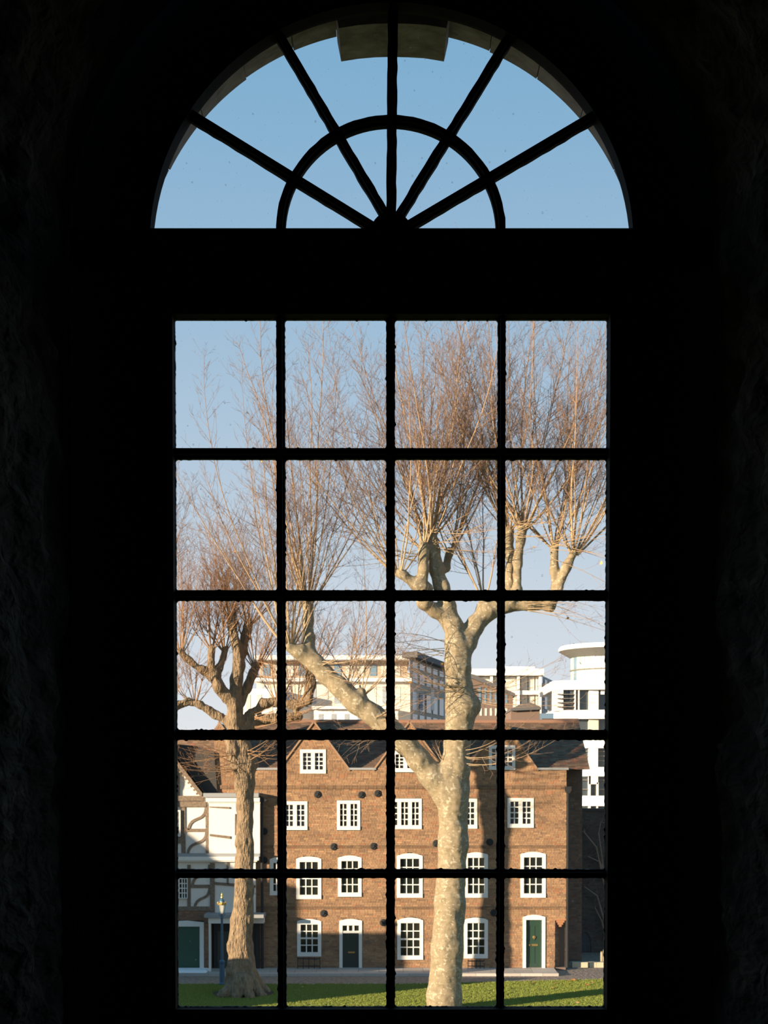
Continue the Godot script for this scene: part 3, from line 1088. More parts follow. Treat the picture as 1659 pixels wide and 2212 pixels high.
	# set-back wing beyond the corner
	var wing := h
	rng.seed = 55
	bk = MB.new()
	mo = MB.new()
	var wx1 := at(1258, 1700, 62.0).x
	var wy1 := at(1258, 1662, 62.0).y
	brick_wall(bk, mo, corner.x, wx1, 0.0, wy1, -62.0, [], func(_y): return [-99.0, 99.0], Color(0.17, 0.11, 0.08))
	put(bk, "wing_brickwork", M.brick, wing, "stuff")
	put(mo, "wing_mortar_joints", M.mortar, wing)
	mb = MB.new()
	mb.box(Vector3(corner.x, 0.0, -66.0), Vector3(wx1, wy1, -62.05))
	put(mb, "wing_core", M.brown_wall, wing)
	mb = MB.new()
	var hip_t := at(1249, 1552, 64.0)
	var hip_w := wx1 - corner.x + 0.5
	tile_slope(mb, Vector3(corner.x - 0.5, wy1, -62.0), Vector3.RIGHT, Vector3(0, hip_t.y - wy1, -2.0).normalized(), hip_w, Vector2(hip_t.y - wy1, 2.0).length(), tl)
	put(mb, "wing_roof_tiles", M.tile, wing, "stuff")
	mb = MB.new()
	mb.col = tint(tl, 0.7)
	mb.quad(Vector3(wx1 + 0.02, wy1, -62.0), hip_t + Vector3(0.02, 0, 0), hip_t + Vector3(0.02, 0, -1), Vector3(wx1 + 0.02, wy1, -66.0))
	mb.quad(Vector3(corner.x - 0.5, wy1, -62.02), Vector3(corner.x - 0.5, hip_t.y, -64.02), hip_t + Vector3(0, 0, -0.02), Vector3(wx1, wy1, -62.02))
	put(mb, "hip_slope", M.tile, wing)

# ------------------------------------------------------------------ timber-framed house
func timber(h: Node3D, pts: Array, d: float, depth: float, called := "timber") -> void:
	var mb := MB.new()
	mb.prism(pxpoly(pts, d), -d - 0.05, -d + depth)
	put(mb, called, M.timber, h)

func brace_pts(x0: float, y0: float, x1: float, y1: float, w: float) -> Array:
	# an S-curved brace from upper right to lower left
	var c := PackedVector2Array()
	for i in 13:
		var q := i / 12.0
		var p0 := Vector2(x0, y0)
		var p3 := Vector2(x1, y1)
		var p1 := Vector2(x0 - 2.0, lerpf(y0, y1, 0.72))
		var p2 := Vector2(x1 + 4.0, lerpf(y0, y1, 0.32))
		c.append(p0.bezier_interpolate(p1, p2, p3, q))
	var out := []
	for s in [1.0, -1.0]:
		for i in 13:
			var k := i if s > 0.0 else 12 - i
			var t := (c[mini(k + 1, 12)] - c[maxi(k - 1, 0)]).normalized()
			var nrm := Vector2(-t.y, t.x)
			out.append([c[k].x + nrm.x * w * s, c[k].y + nrm.y * w * s])
	return out

func build_timber_house() -> void:
	var d := 58.72
	var h := base("timber_framed_house", Vector3(at(470, 2100, d).x, 0, -d))
	tag(h, "white and brown timber-framed house with curved braces and bargeboard gable", "house")
	var mb := MB.new()
	# plaster walls: gable wall to the west, bay to the east
	mb.prism(pxpoly([[300, 1966], [462, 1966], [462, 1716], [438, 1716], [371, 1630], [300, 1722]], d), -d - 3.0, -d)
	put(mb, "gable_wall", M.plaster, h)
	mb = MB.new()
	mb.prism(pxpoly([[452, 1850], [562, 1850], [562, 1732], [452, 1732]], d), -d - 0.26, -d + 0.1)
	put(mb, "bay_wall", M.plaster, h)
	mb = MB.new()
	mb.prism(pxpoly([[454, 1975], [552, 1975], [552, 1855], [454, 1855]], d), -d - 0.26, -d + 0.02)
	put(mb, "bay_wall", M.plaster, h)
	# brick plinth
	rng.seed = 8
	var bk := MB.new()
	var mo := MB.new()
	var a := at(300, 2100, d)
	var b := at(457, 1964, d)
	var dr := at(372, 2098, d)
	var dr2 := at(441, 1989, d)
	brick_wall(bk, mo, a.x, b.x, 0.0, b.y, -d + 0.06, [[dr.x, -0.2, dr2.x, dr2.y, 0.0]], func(_y): return [-99.0, 99.0], Color(0.24, 0.135, 0.085))
	put(bk, "brickwork", M.brick, h, "stuff")
	put(mo, "mortar_joints", M.mortar, h)
	mb = MB.new()
	mb.box(Vector3(a.x, 0, -d - 3.0), Vector3(b.x, b.y, -d - 0.12))
	put(mb, "wall_core", M.brown_wall, h)
	# timbers of the gable wall
	timber(h, [[381, 1662], [388, 1668], [388, 1720], [381, 1720]], d, 0.08)
	timber(h, [[300, 1719], [440, 1719], [440, 1730], [300, 1730]], d, 0.12)
	timber(h, [[300, 1731], [446, 1731], [446, 1743], [300, 1743]], d, 0.09)
	timber(h, [[391, 1743], [400, 1743], [401, 1843], [392, 1843]], d, 0.05)
	timber(h, [[444, 1740], [454, 1740], [455, 1846], [445, 1846]], d, 0.07)
	timber(h, [[400, 1790], [446, 1790], [446, 1797], [400, 1797]], d, 0.04)
	timber(h, [[300, 1807], [392, 1807], [392, 1822], [300, 1822]], d, 0.045)
	timber(h, brace_pts(445, 1744, 407, 1792, 2.8), d, 0.04, "curved_brace")
	timber(h, brace_pts(446, 1797, 406, 1843, 2.8), d, 0.04, "curved_brace")
	# lower storey
	timber(h, [[405, 1868], [412, 1868], [412, 1964], [405, 1964]], d, 0.05)
	timber(h, [[454, 1864], [464, 1864], [464, 1970], [454, 1970]], d, 0.08)
	timber(h, [[411, 1911], [455, 1911], [455, 1918], [411, 1918]], d, 0.04)
	timber(h, [[464, 1905], [552, 1912], [552, 1918], [464, 1911]], d, 0.06)
	timber(h, [[490, 1862], [494, 1862], [494, 1910], [490, 1908]], d, 0.06)
	timber(h, [[300, 1958], [464, 1958], [464, 1967], [300, 1967]], d, 0.1)
	timber(h, brace_pts(453, 1868, 416, 1911, 2.8), d, 0.04, "curved_brace")
	timber(h, brace_pts(453, 1919, 421, 1960, 2.8), d, 0.04, "curved_brace")
	# timbers on the bay
	timber(h, [[453, 1742], [497, 1743], [497, 1747], [453, 1744]], d, 0.15)
	timber(h, [[454, 1801], [498, 1806], [498, 1812], [454, 1806]], d, 0.15)
	timber(h, [[508, 1758], [510, 1758], [510, 1804], [508, 1804]], d, 0.14)
	# bargeboards with drops
	mb = MB.new()
	mb.prism(pxpoly([[371, 1625], [439, 1713], [438, 1720], [433, 1718], [371, 1638]], d), -d + 0.05, -d + 0.3)
	for i in 9:
		var q := i / 9.0
		var c := at(lerpf(378, 433, q), lerpf(1652, 1722, q), d)
		mb.lathe(Vector3(c.x, c.y, -d + 0.1), Vector3(0, 0, 1), PackedVector2Array([Vector2(0.001, 0.0), Vector2(0.05, 0.0), Vector2(0.05, 0.08), Vector2(0.001, 0.08)]), 8)
	put(mb, "bargeboard", M.timber, h)
	# roof behind the bargeboard
	mb = MB.new()
	rng.seed = 17
	var e0 := at(441, 1716, d)
	var ap := at(371, 1622, d)
	var upv := Vector3(ap.x - e0.x, ap.y - e0.y, 0)
	tile_slope(mb, Vector3(e0.x + 0.1, e0.y - 0.05, -d + 0.28), Vector3(0, 0, -1), upv.normalized(), 3.4, upv.length() + 0.1, Color(0.1, 0.07, 0.05))
	put(mb, "roof_tiles", M.tile, h, "stuff")
	# higher roof behind: rises away to the west
	mb = MB.new()
	mb.prism(pxpoly([[300, 1600], [420, 1611], [463, 1624], [470, 1716], [300, 1716]], d + 0.2), -d - 0.25, -d - 0.15)
	put(mb, "rear_roof", M.dark_tile, h)
	rng.seed = 19
	mb = MB.new()
	var ra := at(300, 1720, d + 3.4)
	var rb := at(462, 1580, d + 5.0)
	rb.x = at(463, 1700, HD).x + 0.08
	tile_slope(mb, Vector3(ra.x, ra.y, -d - 3.3), Vector3.RIGHT, Vector3(0, rb.y - ra.y, -1.9).normalized(), rb.x - ra.x - 0.1, Vector2(rb.y - ra.y, 1.9).length(), Color(0.2, 0.125, 0.08))
	mb.col = Color(0.12, 0.08, 0.055)
	mb.quad(Vector3(ra.x, ra.y, -d - 3.32), Vector3(ra.x, rb.y, -d - 5.22), Vector3(rb.x - 0.1, rb.y, -d - 5.22), Vector3(rb.x - 0.1, ra.y, -d - 3.32))
	put(mb, "rear_range_tiles", M.tile, h, "stuff")
	# lead flat and cornice of the bay
	mb = MB.new()
	pxbox(mb, 441, 1713, 560, 1722, d, 0.32, 0.26)
	put(mb, "lead_flat", M.lead, h)
	mb = MB.new()
	pxbox(mb, 446, 1722, 562, 1732, d, 0.22, 0.26)
	pxbox(mb, 450, 1732, 563, 1735, d, 0.14, 0.26)
	put(mb, "cornice", M.white, h)
	mb = MB.new()
	var ga := at(566, 1722, d)
	mb.prism(PackedVector2Array([Vector2(ga.x - 0.1, ga.y + 0.06), Vector2(ga.x + 0.22, ga.y - 0.12), Vector2(ga.x + 0.1, ga.y - 0.2), Vector2(ga.x - 0.1, ga.y - 0.24)]), -d - 0.2, -d + 0.1)
	mb.lathe(Vector3(at(566, 1885, d).x, at(566, 2092, d).y, -d - 0.02), Vector3.UP, PackedVector2Array([Vector2(0.06, 0.0), Vector2(0.06, ga.y - at(566, 2092, d).y)]), 10)
	put(mb, "downpipe", M.iron, h)
	# pent and white cornice between the storeys
	mb = MB.new()
	var pa := at(300, 1843, d)
	var pb := at(562, 1850, d)
	mb.prism(PackedVector2Array([Vector2(pa.x, pb.y), Vector2(pb.x, pb.y), Vector2(pb.x, pa.y), Vector2(pa.x, pa.y)]), -d, -d + 0.2)
	put(mb, "lead_pent", M.lead, h)
	mb = MB.new()
	pxbox(mb, 300, 1850, 560, 1858, d, 0.27, 0.1)
	pxbox(mb, 300, 1858, 556, 1861, d, 0.2, 0.1)
	put(mb, "storey_cornice", M.white, h)
	# windows at the west edge
	house_window(h, "casement_window", [360, 1750, 390, 1807], d - 0.12, [2, 2], 4, 0.0, 3.0, 3.0, 3.0, M.pale_glass)
	house_window(h, "casement_window", [362, 1897, 405, 1941], d - 0.12, [3, 3], 4, 0.0, 1.5, 1.5, 1.5)
	# big green door in a white frame
	var dn := sub("coach_door", h)
	mb = MB.new()
	mb.prism(pxpoly([[372, 2098], [385, 2098], [385, 2094], [432, 2094], [432, 2001], [385, 2001], [372, 1999], [372, 1990], [405, 1988], [441, 1992], [441, 2098]], d), -d - 0.1, -d + 0.1)
	put(mb, "door_frame", M.white, dn)
	for q in 5:
		mb = MB.new()
		pxbox(mb, 372 + q * 12.2, 2000, 372 + q * 12.2 + 11.9, 2095, d, 0.02, 0.06)
		put(mb, "door_plank", M.coach_green, dn)
	# stone step
	mb = MB.new()
	mb.prism(pxpoly([[300, 2099], [440, 2099], [452, 2105], [452, 2110], [300, 2110]], d - 1.3), -d + 0.12, -d + 1.35)
	put(mb, "stone_step", M.flag, h)
	# porch with a white canopy
	var p := sub("porch", h)
	mb = MB.new()
	pxbox(mb, 456, 1978, 552, 1990, d, 0.9, 0.0)
	pxbox(mb, 551, 1978, 572, 1992, d, 0.5, 0.0)
	put(mb, "canopy", M.white, p)
	mb = MB.new()
	pxbox(mb, 452, 1971, 574, 1978, d, 1.0, 0.1)
	put(mb, "canopy_roof", M.lead, p)
	mb = MB.new()
	pxbox(mb, 457, 1990, 461, 2104, d, 0.88, -0.7)
	put(mb, "porch_post", M.white, p)
	mb = MB.new()
	pxbox(mb, 461, 1990, 552, 2104, d, -0.1, 0.26)
	pxbox(mb, 552, 1990, 560, 2100, d, -0.05, 0.26)
	put(mb, "porch_back", M.dark_in, p)
	mb = MB.new()
	pxbox(mb, 470, 2012, 500, 2098, d + 0.06, 0.0, 0.04)
	put(mb, "inner_door", M.green_dark, p)
	mb = MB.new()
	pxbox(mb, 448, 1970, 456, 1977, d, 1.02, 0.0)
	put(mb, "gutter_end", M.lead, p)

# ------------------------------------------------------------------ ground
func build_ground() -> void:
	var mb := MB.new()
	# lawn: from the tower to the kerb line (a little nearer to the east)
	var l0 := -20.0
	mb.box(Vector3(-26, -0.5, -54.9), Vector3(26, 0.0, -6.0))
	mb.v.append(Vector3(0.5, 0.001, -54.9)); mb.v.append(Vector3(26, 0.001, -59.0)); mb.v.append(Vector3(26, 0.001, -54.9))
	for i in 3:
		mb.n.append(Vector3.UP); mb.c.append(Color.WHITE)
	var o := put(mb, "lawn", M.lawn)
	tag(o, "mown green lawn under the two bare trees", "lawn", "", "structure")
	mb = MB.new()
	mb.box(Vector3(-60, -0.6, -75.0), Vector3(60, -0.012, -54.5))
	o = put(mb, "road", M.road)
	tag(o, "worn grey carriageway between the lawn and the houses", "road", "", "structure")
	mb = MB.new()
	mb.box(Vector3(-400, -0.9, -75.0), Vector3(400, -0.65, 120))
	mb.box(Vector3(-400, -0.9, -500), Vector3(400, -0.012, -75.0))
	o = put(mb, "ground", M.road)
	tag(o, "town ground stretching away behind the houses", "ground", "", "structure")
	# pavement of flags along the houses
	var pv := base("pavement", Vector3(0, 0, -58))
	tag(pv, "pale stone pavement along the foot of the brick house", "pavement", "", "structure")
	rng.seed = 31
	var x := -11.0
	var x_end := at(1199, 2100, 58.5).x
	var mo := MB.new()
	mo.box(Vector3(-11, -0.1, -59.1), Vector3(x_end, 0.075, -57.25))
	put(mo, "bedding", M.mortar, pv)
	while x < x_end:
		var w := minf(rng.randf_range(0.7, 1.1), x_end - x)
		var cut := rng.randf_range(0.5, 1.2)
		for q in [[0.0, cut], [cut, 1.6]]:
			mb = MB.new()
			mb.col = tint(Color(0.44, 0.395, 0.35), rng.randf_range(0.85, 1.1))
			mb.box(Vector3(x + 0.006, 0.0, -59.05 + q[0] + 0.006), Vector3(x + w - 0.006, 0.09 + rng.randf_range(-0.004, 0.006), -59.05 + q[1] - 0.006))
			put(mb, "flagstone", M.flag, pv)
		x += w
	x = -11.0
	while x < x_end:
		var w := minf(0.9, x_end - x)
		mb = MB.new()
		mb.col = tint(Color(0.46, 0.415, 0.37), rng.randf_range(0.88, 1.1))
		mb.box(Vector3(x + 0.004, -0.1, -57.45), Vector3(x + w - 0.004, 0.1, -57.2))
		put(mb, "kerbstone", M.flag, pv)
		x += w
	# stone edging by the gate on the far side of the corner
	var which := ["pale edging stone next to the downpipe foot", "pale edging stone second from the downpipe, before the gate", "pale edging stone third from the downpipe, past the gate", "pale edging stone fourth from the downpipe, by the pickets"]
	for q in [[1236, 1254], [1254.5, 1271.5], [1273, 1288], [1288.5, 1312]]:
		mb = MB.new()
		mb.col = Color(0.5, 0.43, 0.3)
		var a := at(q[0], 2088, 59.8)
		var b := at(q[1], 2080, 59.8)
		mb.box(Vector3(a.x, -0.02, -60.1), Vector3(b.x, b.y + 0.02, -59.8))
		var k := put(mb, "edging_stone", M.flag)
		tag(k, which.pop_front(), "stone", "edging stones before the gate")
	# soil round the trunk
	mb = MB.new()
	var tb := at(526, 2147, 52.5)
	mb.lathe(Vector3(tb.x, 0.0, tb.z), Vector3.UP, PackedVector2Array([Vector2(1.22, 0.0), Vector2(1.1, 0.02), Vector2(0.6, 0.06), Vector2(0.01, 0.08)]), 28)
	var so := put(mb, "soil_patch", M.soil)
	tag(so, "round patch of dark soil at the foot of the brown trunk", "soil")
	# grass blades
	var bl := MB.new()
	rng.seed = 61
	for i in 9:
		var a := rng.randf() * TAU
		var p := Vector3(cos(a), 0, sin(a)) * rng.randf_range(0.0, 0.05)
		var lean := Vector3(rng.randf_range(-0.03, 0.03), 0, rng.randf_range(-0.03, 0.03))
		var s := Vector3(cos(a + 1.3), 0, sin(a + 1.3)) * 0.006
		var hgt := rng.randf_range(0.03, 0.06)
		bl.col = Color(0.21, 0.26, 0.038) if i % 3 else Color(0.29, 0.3, 0.062)
		bl.quad(p - s, p - s * 0.7 + lean * 0.5 + Vector3.UP * hgt * 0.6, p + s * 0.7 + lean * 0.5 + Vector3.UP * hgt * 0.6, p + s)
		bl.tri(p - s * 0.7 + lean * 0.5 + Vector3.UP * hgt * 0.6, p + lean + Vector3.UP * hgt, p + s * 0.7 + lean * 0.5 + Vector3.UP * hgt * 0.6)
	var arr := []
	arr.resize(Mesh.ARRAY_MAX)
	arr[Mesh.ARRAY_VERTEX] = bl.v
	arr[Mesh.ARRAY_NORMAL] = bl.n
	arr[Mesh.ARRAY_COLOR] = bl.c
	var am := ArrayMesh.new()
	am.add_surface_from_arrays(Mesh.PRIMITIVE_TRIANGLES, arr)
	var mm := MultiMesh.new()
	mm.transform_format = MultiMesh.TRANSFORM_3D
	mm.mesh = am
	var count := 42000
	mm.instance_count = count
	var made := 0
	while made < count:
		var gx := rng.randf_range(-9.5, 10.5)
		var gz := rng.randf_range(-56.6, -48.6)
		var edge := -54.85 if gx < 0.5 else -54.85 - (gx - 0.5) * 0.1608
		if gz < edge or Vector2(gx - tb.x, gz - tb.z).length() < 1.15:
			continue
		var s := rng.randf_range(0.7, 1.3)
		mm.set_instance_transform(made, Transform3D(Basis(Vector3.UP, rng.randf() * TAU).scaled(Vector3(s, s, s)), Vector3(gx, 0.0, gz)))
		made += 1
	var mi := MultiMeshInstance3D.new()
	mi.multimesh = mm
	mi.material_override = M.grass
	mi.name = "grass"
	add_child(mi)
	tag(mi, "short green grass blades covering the lawn", "grass", "", "stuff")
	# fallen leaves
	rng.seed = 71
	var spots := [[1148, 2127], [1230, 2131], [1200, 2128], [1268, 2133], [1280, 2128], [1192, 2139], [1256, 2142], [1247, 2172], [1135, 2129], [930, 2152], [1226, 2123], [1238, 2122], [1110, 2130], [657, 2137], [735, 2128], [700, 2152], [1300, 2152], [1170, 2155]]
	for s in spots:
		var dd: float = 8.0 * F / (s[1] - 1680.0)
		var p := at(s[0], s[1], dd)
		mb = MB.new()
		leaf_shape(mb, Vector3(p.x, 0.05, p.z), 0.13, Basis(Vector3.UP, rng.randf() * TAU) * Basis(Vector3.RIGHT, rng.randf_range(-0.5, 0.3)))
		var lf := put(mb, "fallen_leaf", M.leaf)
		tag(lf, "dry orange leaf fallen on the green lawn", "leaf", "leaves fallen on the lawn")

func leaf_shape(mb: MB, p: Vector3, s: float, b: Basis) -> void:
	mb.col = [Color(0.55, 0.27, 0.06), Color(0.5, 0.2, 0.04), Color(0.62, 0.4, 0.1)][rng.randi() % 3]
	var rim := [Vector3(0, 0, -0.1), Vector3(0.5, 0.05, 0.05), Vector3(0.95, 0.12, 0.1), Vector3(0.6, 0.08, 0.35), Vector3(0.65, 0.1, 0.8), Vector3(0.3, 0.04, 0.65), Vector3(0, 0.1, 1.15), Vector3(-0.3, 0.04, 0.65), Vector3(-0.65, 0.12, 0.8), Vector3(-0.6, 0.08, 0.35), Vector3(-0.95, 0.1, 0.1), Vector3(-0.5, 0.05, 0.05)]
	var c := Vector3(0, 0.0, 0.35)
	for i in rim.size():
		mb.tri(p + b * (c * s), p + b * (rim[i] * s), p + b * (rim[(i + 1) % rim.size()] * s))

# ------------------------------------------------------------------ trees
func sdf_mesh(bones: Array, cell: float, k: float, lump: float, seed_: int, stretch := 1.3) -> ArrayMesh:
	# bones: [a, ra, b, rb]; surface nets of the smooth union of tapered capsules
	var lo := Vector3(1e9, 1e9, 1e9)
	var hi := -lo
	for b in bones:
		var m: float = maxf(b[1], b[3]) + 0.2
		for p in [b[0], b[2]]:
			lo = lo.min(p - Vector3.ONE * m)
			hi = hi.max(p + Vector3.ONE * m)
	var nx := int((hi.x - lo.x) / cell) + 3
	var ny := int((hi.y - lo.y) / cell) + 3
	var nz := int((hi.z - lo.z) / cell) + 3
	var f := PackedFloat32Array()
	f.resize(nx * ny * nz)
	f.fill(9.0)
	var fn := FastNoiseLite.new()
	fn.seed = seed_
	fn.frequency = 1.0
	fn.fractal_octaves = 3
	var touched := PackedInt32Array()
	for b in bones:
		var a: Vector3 = b[0]
		var e: Vector3 = b[2]
		var ra: float = b[1]
		var rb: float = b[3]
		var ab := e - a
		var l2 := maxf(ab.length_squared(), 1e-9)
		var m := maxf(ra, rb) + k + cell * 2.5
		var mn := ((a.min(e) - Vector3.ONE * m - lo) / cell).floor()
		var mx := ((a.max(e) + Vector3.ONE * m - lo) / cell).ceil()
		for iz in range(maxi(0, int(mn.z)), mini(nz, int(mx.z) + 1)):
			for iy in range(maxi(0, int(mn.y)), mini(ny, int(mx.y) + 1)):
				var row := (iz * ny + iy) * nx
				for ix in range(maxi(0, int(mn.x)), mini(nx, int(mx.x) + 1)):
					var p := lo + Vector3(ix, iy, iz) * cell
					var t := clampf((p - a).dot(ab) / l2, 0.0, 1.0)
					var dd := p.distance_to(a + ab * t) - lerpf(ra, rb, t)
					if dd > k + cell * 2.5:
						continue
					var i := row + ix
					var old := f[i]
					if old > 8.0:
						touched.append(i)
						f[i] = dd
					else:
						var hh := clampf(0.5 + 0.5 * (old - dd) / k, 0.0, 1.0)
						f[i] = lerpf(old, dd, hh) - k * hh * (1.0 - hh)
	for i in touched:
		if absf(f[i]) < cell * 3.0:
			var ix := i % nx
			var iy := (i / nx) % ny
			var iz := i / (nx * ny)
			var p := lo + Vector3(ix, iy, iz) * cell
			f[i] += lump * (fn.get_noise_3d(p.x * 2.0, p.y * stretch, p.z * 2.0) + 0.5 * fn.get_noise_3d(p.x * 6.0, p.y * stretch * 2.7, p.z * 6.0))
	var vid := {}
	var st := SurfaceTool.new()
	st.begin(Mesh.PRIMITIVE_TRIANGLES)
	var offs := [0, 1, nx, nx + 1, nx * ny, nx * ny + 1, nx * ny + nx, nx * ny + nx + 1]
	var cor := [Vector3(0, 0, 0), Vector3(1, 0, 0), Vector3(0, 1, 0), Vector3(1, 1, 0), Vector3(0, 0, 1), Vector3(1, 0, 1), Vector3(0, 1, 1), Vector3(1, 1, 1)]
	var edges := [[0, 1], [2, 3], [4, 5], [6, 7], [0, 2], [1, 3], [4, 6], [5, 7], [0, 4], [1, 5], [2, 6], [3, 7]]
	var n := 0
	touched.sort()
	for i in touched:
		var ix := i % nx
		var iy := (i / nx) % ny
		var iz := i / (nx * ny)
		if ix >= nx - 1 or iy >= ny - 1 or iz >= nz - 1 or absf(f[i]) > cell * 2.5:
			continue
		var neg := 0
		for q in 8:
			if f[i + offs[q]] < 0.0:
				neg += 1
		if neg == 0 or neg == 8:
			continue
		var s := Vector3.ZERO
		var cnt := 0
		for e in edges:
			var v0 := f[i + offs[e[0]]]
			var v1 := f[i + offs[e[1]]]
			if (v0 < 0.0) != (v1 < 0.0):
				s += cor[e[0]].lerp(cor[e[1]], v0 / (v0 - v1))
				cnt += 1
		st.add_vertex(lo + (Vector3(ix, iy, iz) + s / cnt) * cell)
		vid[i] = n
		n += 1
	var sx := 1
	var sy := nx
	var sz := nx * ny
	for i in vid.keys():
		var a0 := f[i]
		for ax in 3:
			var step: int = [sx, sy, sz][ax]
			var u: int = [sy, sz, sx][ax]
			var w: int = [sz, sx, sy][ax]
			var a1 := f[i + step]
			if (a0 < 0.0) == (a1 < 0.0):
				continue
			if not (vid.has(i - u) and vid.has(i - w) and vid.has(i - u - w)):
				continue
			var q := [vid[i], vid[i - u], vid[i - u - w], vid[i - w]]
			if a0 < 0.0:
				q.reverse()
			st.add_index(q[0]); st.add_index(q[1]); st.add_index(q[2])
			st.add_index(q[0]); st.add_index(q[2]); st.add_index(q[3])
	st.generate_normals()
	return st.commit()

func grow(tb: TB, p0: Vector3, dir: Vector3, length: float, r0: float, level: int, c0: Color, c1: Color, lift: float, density: float) -> void:
	var segs: int = [11, 5, 3][level]
	var pts := PackedVector3Array([p0])
	var rad := PackedFloat32Array([r0])
	var d := dir.normalized()
	var p := p0
	var step := length / segs
	var wob: float = [0.085, 0.2, 0.24][level]
	for i in segs:
		d = (d + Vector3(rng.randf_range(-wob, wob), lift * (1.0 - absf(d.y) * 0.6), rng.randf_range(-wob, wob))).normalized()
		p += d * step
		pts.append(p)
		var q := float(i + 1) / segs
		rad.append(maxf(r0 * (1.0 - q * 0.86), 0.0032))
	tb.tube(pts, rad, [5, 3, 3][level], c0, c1)
	if level == 2:
		return
	var kids := int(length * ([4.5, 5.0][level] as float) * density)
	for i in kids:
		var q := 1.0 - 0.82 * pow(rng.randf(), 1.35) if level == 0 else rng.randf_range(0.15, 0.95)
		var s := q * segs
		var a := mini(int(s), segs - 1)
		var o := pts[a].lerp(pts[a + 1], s - a)
		var f := (pts[a + 1] - pts[a]).normalized()
		var side := Vector3(rng.randf_range(-1, 1), rng.randf_range(-1, 1), rng.randf_range(-1, 1))
		side = (side - f * side.dot(f)).normalized()
		var ang := rng.randf_range(0.4, 1.05)
		var kd := f * cos(ang) + side * sin(ang)
		var kl: float
		if level == 0:
			kl = rng.randf_range(0.4, 1.1) * (0.65 + (1.0 - q) * 0.32 * length)
			kl = minf(kl, 2.8)
			grow(tb, o, kd, kl, minf(rad[a] * 0.6, 0.0105), 1, c0.lerp(c1, 0.5), c1, 0.10, density)
		else:
			kl = rng.randf_range(0.12, 0.4) * (0.4 + length * 0.5)
			grow(tb, o, kd, kl, 0.0048, 2, c1, c1, 0.12, density)
	if level == 1 and rng.randf() < 0.3:
		tips.append(p)

func shoots(tree: Node3D, px: float, py: float, d: float, count: int, len0: float, len1: float, spread: float, lean: float, thick: float, c0: Color, c1: Color, density := 1.0, lift := 0.13) -> void:
	var o := at(px, py, d)
	var tb := TB.new()
	for i in count:
		var az := rng.randf() * TAU
		var sp := spread * sqrt(rng.randf())
		var dir := Vector3(cos(az) * sin(sp) + lean * (0.5 + 0.5 * rng.randf()), cos(sp), sin(az) * sin(sp) * 0.7)
		var off := Vector3(dir.x, 0.3 * rng.randf(), dir.z) * 0.14
		var l := rng.randf_range(len0, len1) * (1.0 - 0.35 * sp / maxf(spread, 0.01))
		var shade := rng.randf_range(0.75, 1.2)
		grow(tb, o + off - Vector3(0, 0.08, 0), dir, l, thick * rng.randf_range(0.6, 1.15), 0, tint(c0, shade), tint(c1, shade), lift, density)
	put(tb, "pollard_shoots", M.twig, tree, "stuff")

func whips(tree: Node3D, px: float, py: float, d: float, count: int, l: float, dirx: float, c0: Color, c1: Color, lift := 0.06) -> void:
	var o := at(px, py, d)
	var tb := TB.new()
	for i in count:
		var dir := Vector3(dirx * rng.randf_range(0.7, 1.2), rng.randf_range(-0.45, 0.35), rng.randf_range(-0.1, 0.8))
		grow(tb, o + Vector3(0, rng.randf_range(-0.35, 0.35), 0), dir, l * rng.randf_range(0.6, 1.2), 0.014, 0, c0, c1, lift, 0.55)
	put(tb, "side_shoots", M.twig, tree, "stuff")

func limb_bones(list: Array, d: float) -> Array:
	# each entry: a chain of [px, py, radius px, depth offset]
	var out := []
	for ch in list:
		for i in ch.size() - 1:
			var a: Array = ch[i]
			var b: Array = ch[i + 1]
			var da: float = d + a[3]
			var db: float = d + b[3]
			out.append([at(a[0], a[1], da), a[2] * da / F, at(b[0], b[1], db), b[2] * db / F])
	return out

func tree_leaves(tree: Node3D, spots: Array, d: float) -> void:
	for q in spots:
		var p := at(q[0], q[1], d)
		var best := p
		var far := 1e9
		for t in tips:
			var k := Vector2(t.x - p.x, t.y - p.y).length() + absf(t.z - p.z) * 0.1
			if k < far:
				far = k
				best = t
		var mb := MB.new()
		leaf_shape(mb, best, 0.085, Basis(Vector3(rng.randf_range(-1, 1), rng.randf_range(-1, 1), rng.randf_range(-1, 1)).normalized(), rng.randf() * TAU))
		put(mb, "leaf", M.leaf, tree)

func seed_balls(tree: Node3D, count: int) -> void:
	var mb := MB.new()
	for i in count:
		var p := tips[rng.randi() % tips.size()] - Vector3(0, 0.1, 0)
		var r := rng.randf_range(0.012, 0.022)
		mb.col = Color(0.1, 0.06, 0.035)
		mb.lathe(p, Vector3.UP, PackedVector2Array([Vector2(0.001, -r), Vector2(r * 0.9, -r * 0.4), Vector2(r * 0.9, r * 0.4), Vector2(0.001, r)]), 5)
		mb.bar(p, p + Vector3(0, 0.1, 0), 0.004, 0.004, Vector3.RIGHT)
	put(mb, "seed_balls", M.twig, tree, "stuff")
	tips.clear()

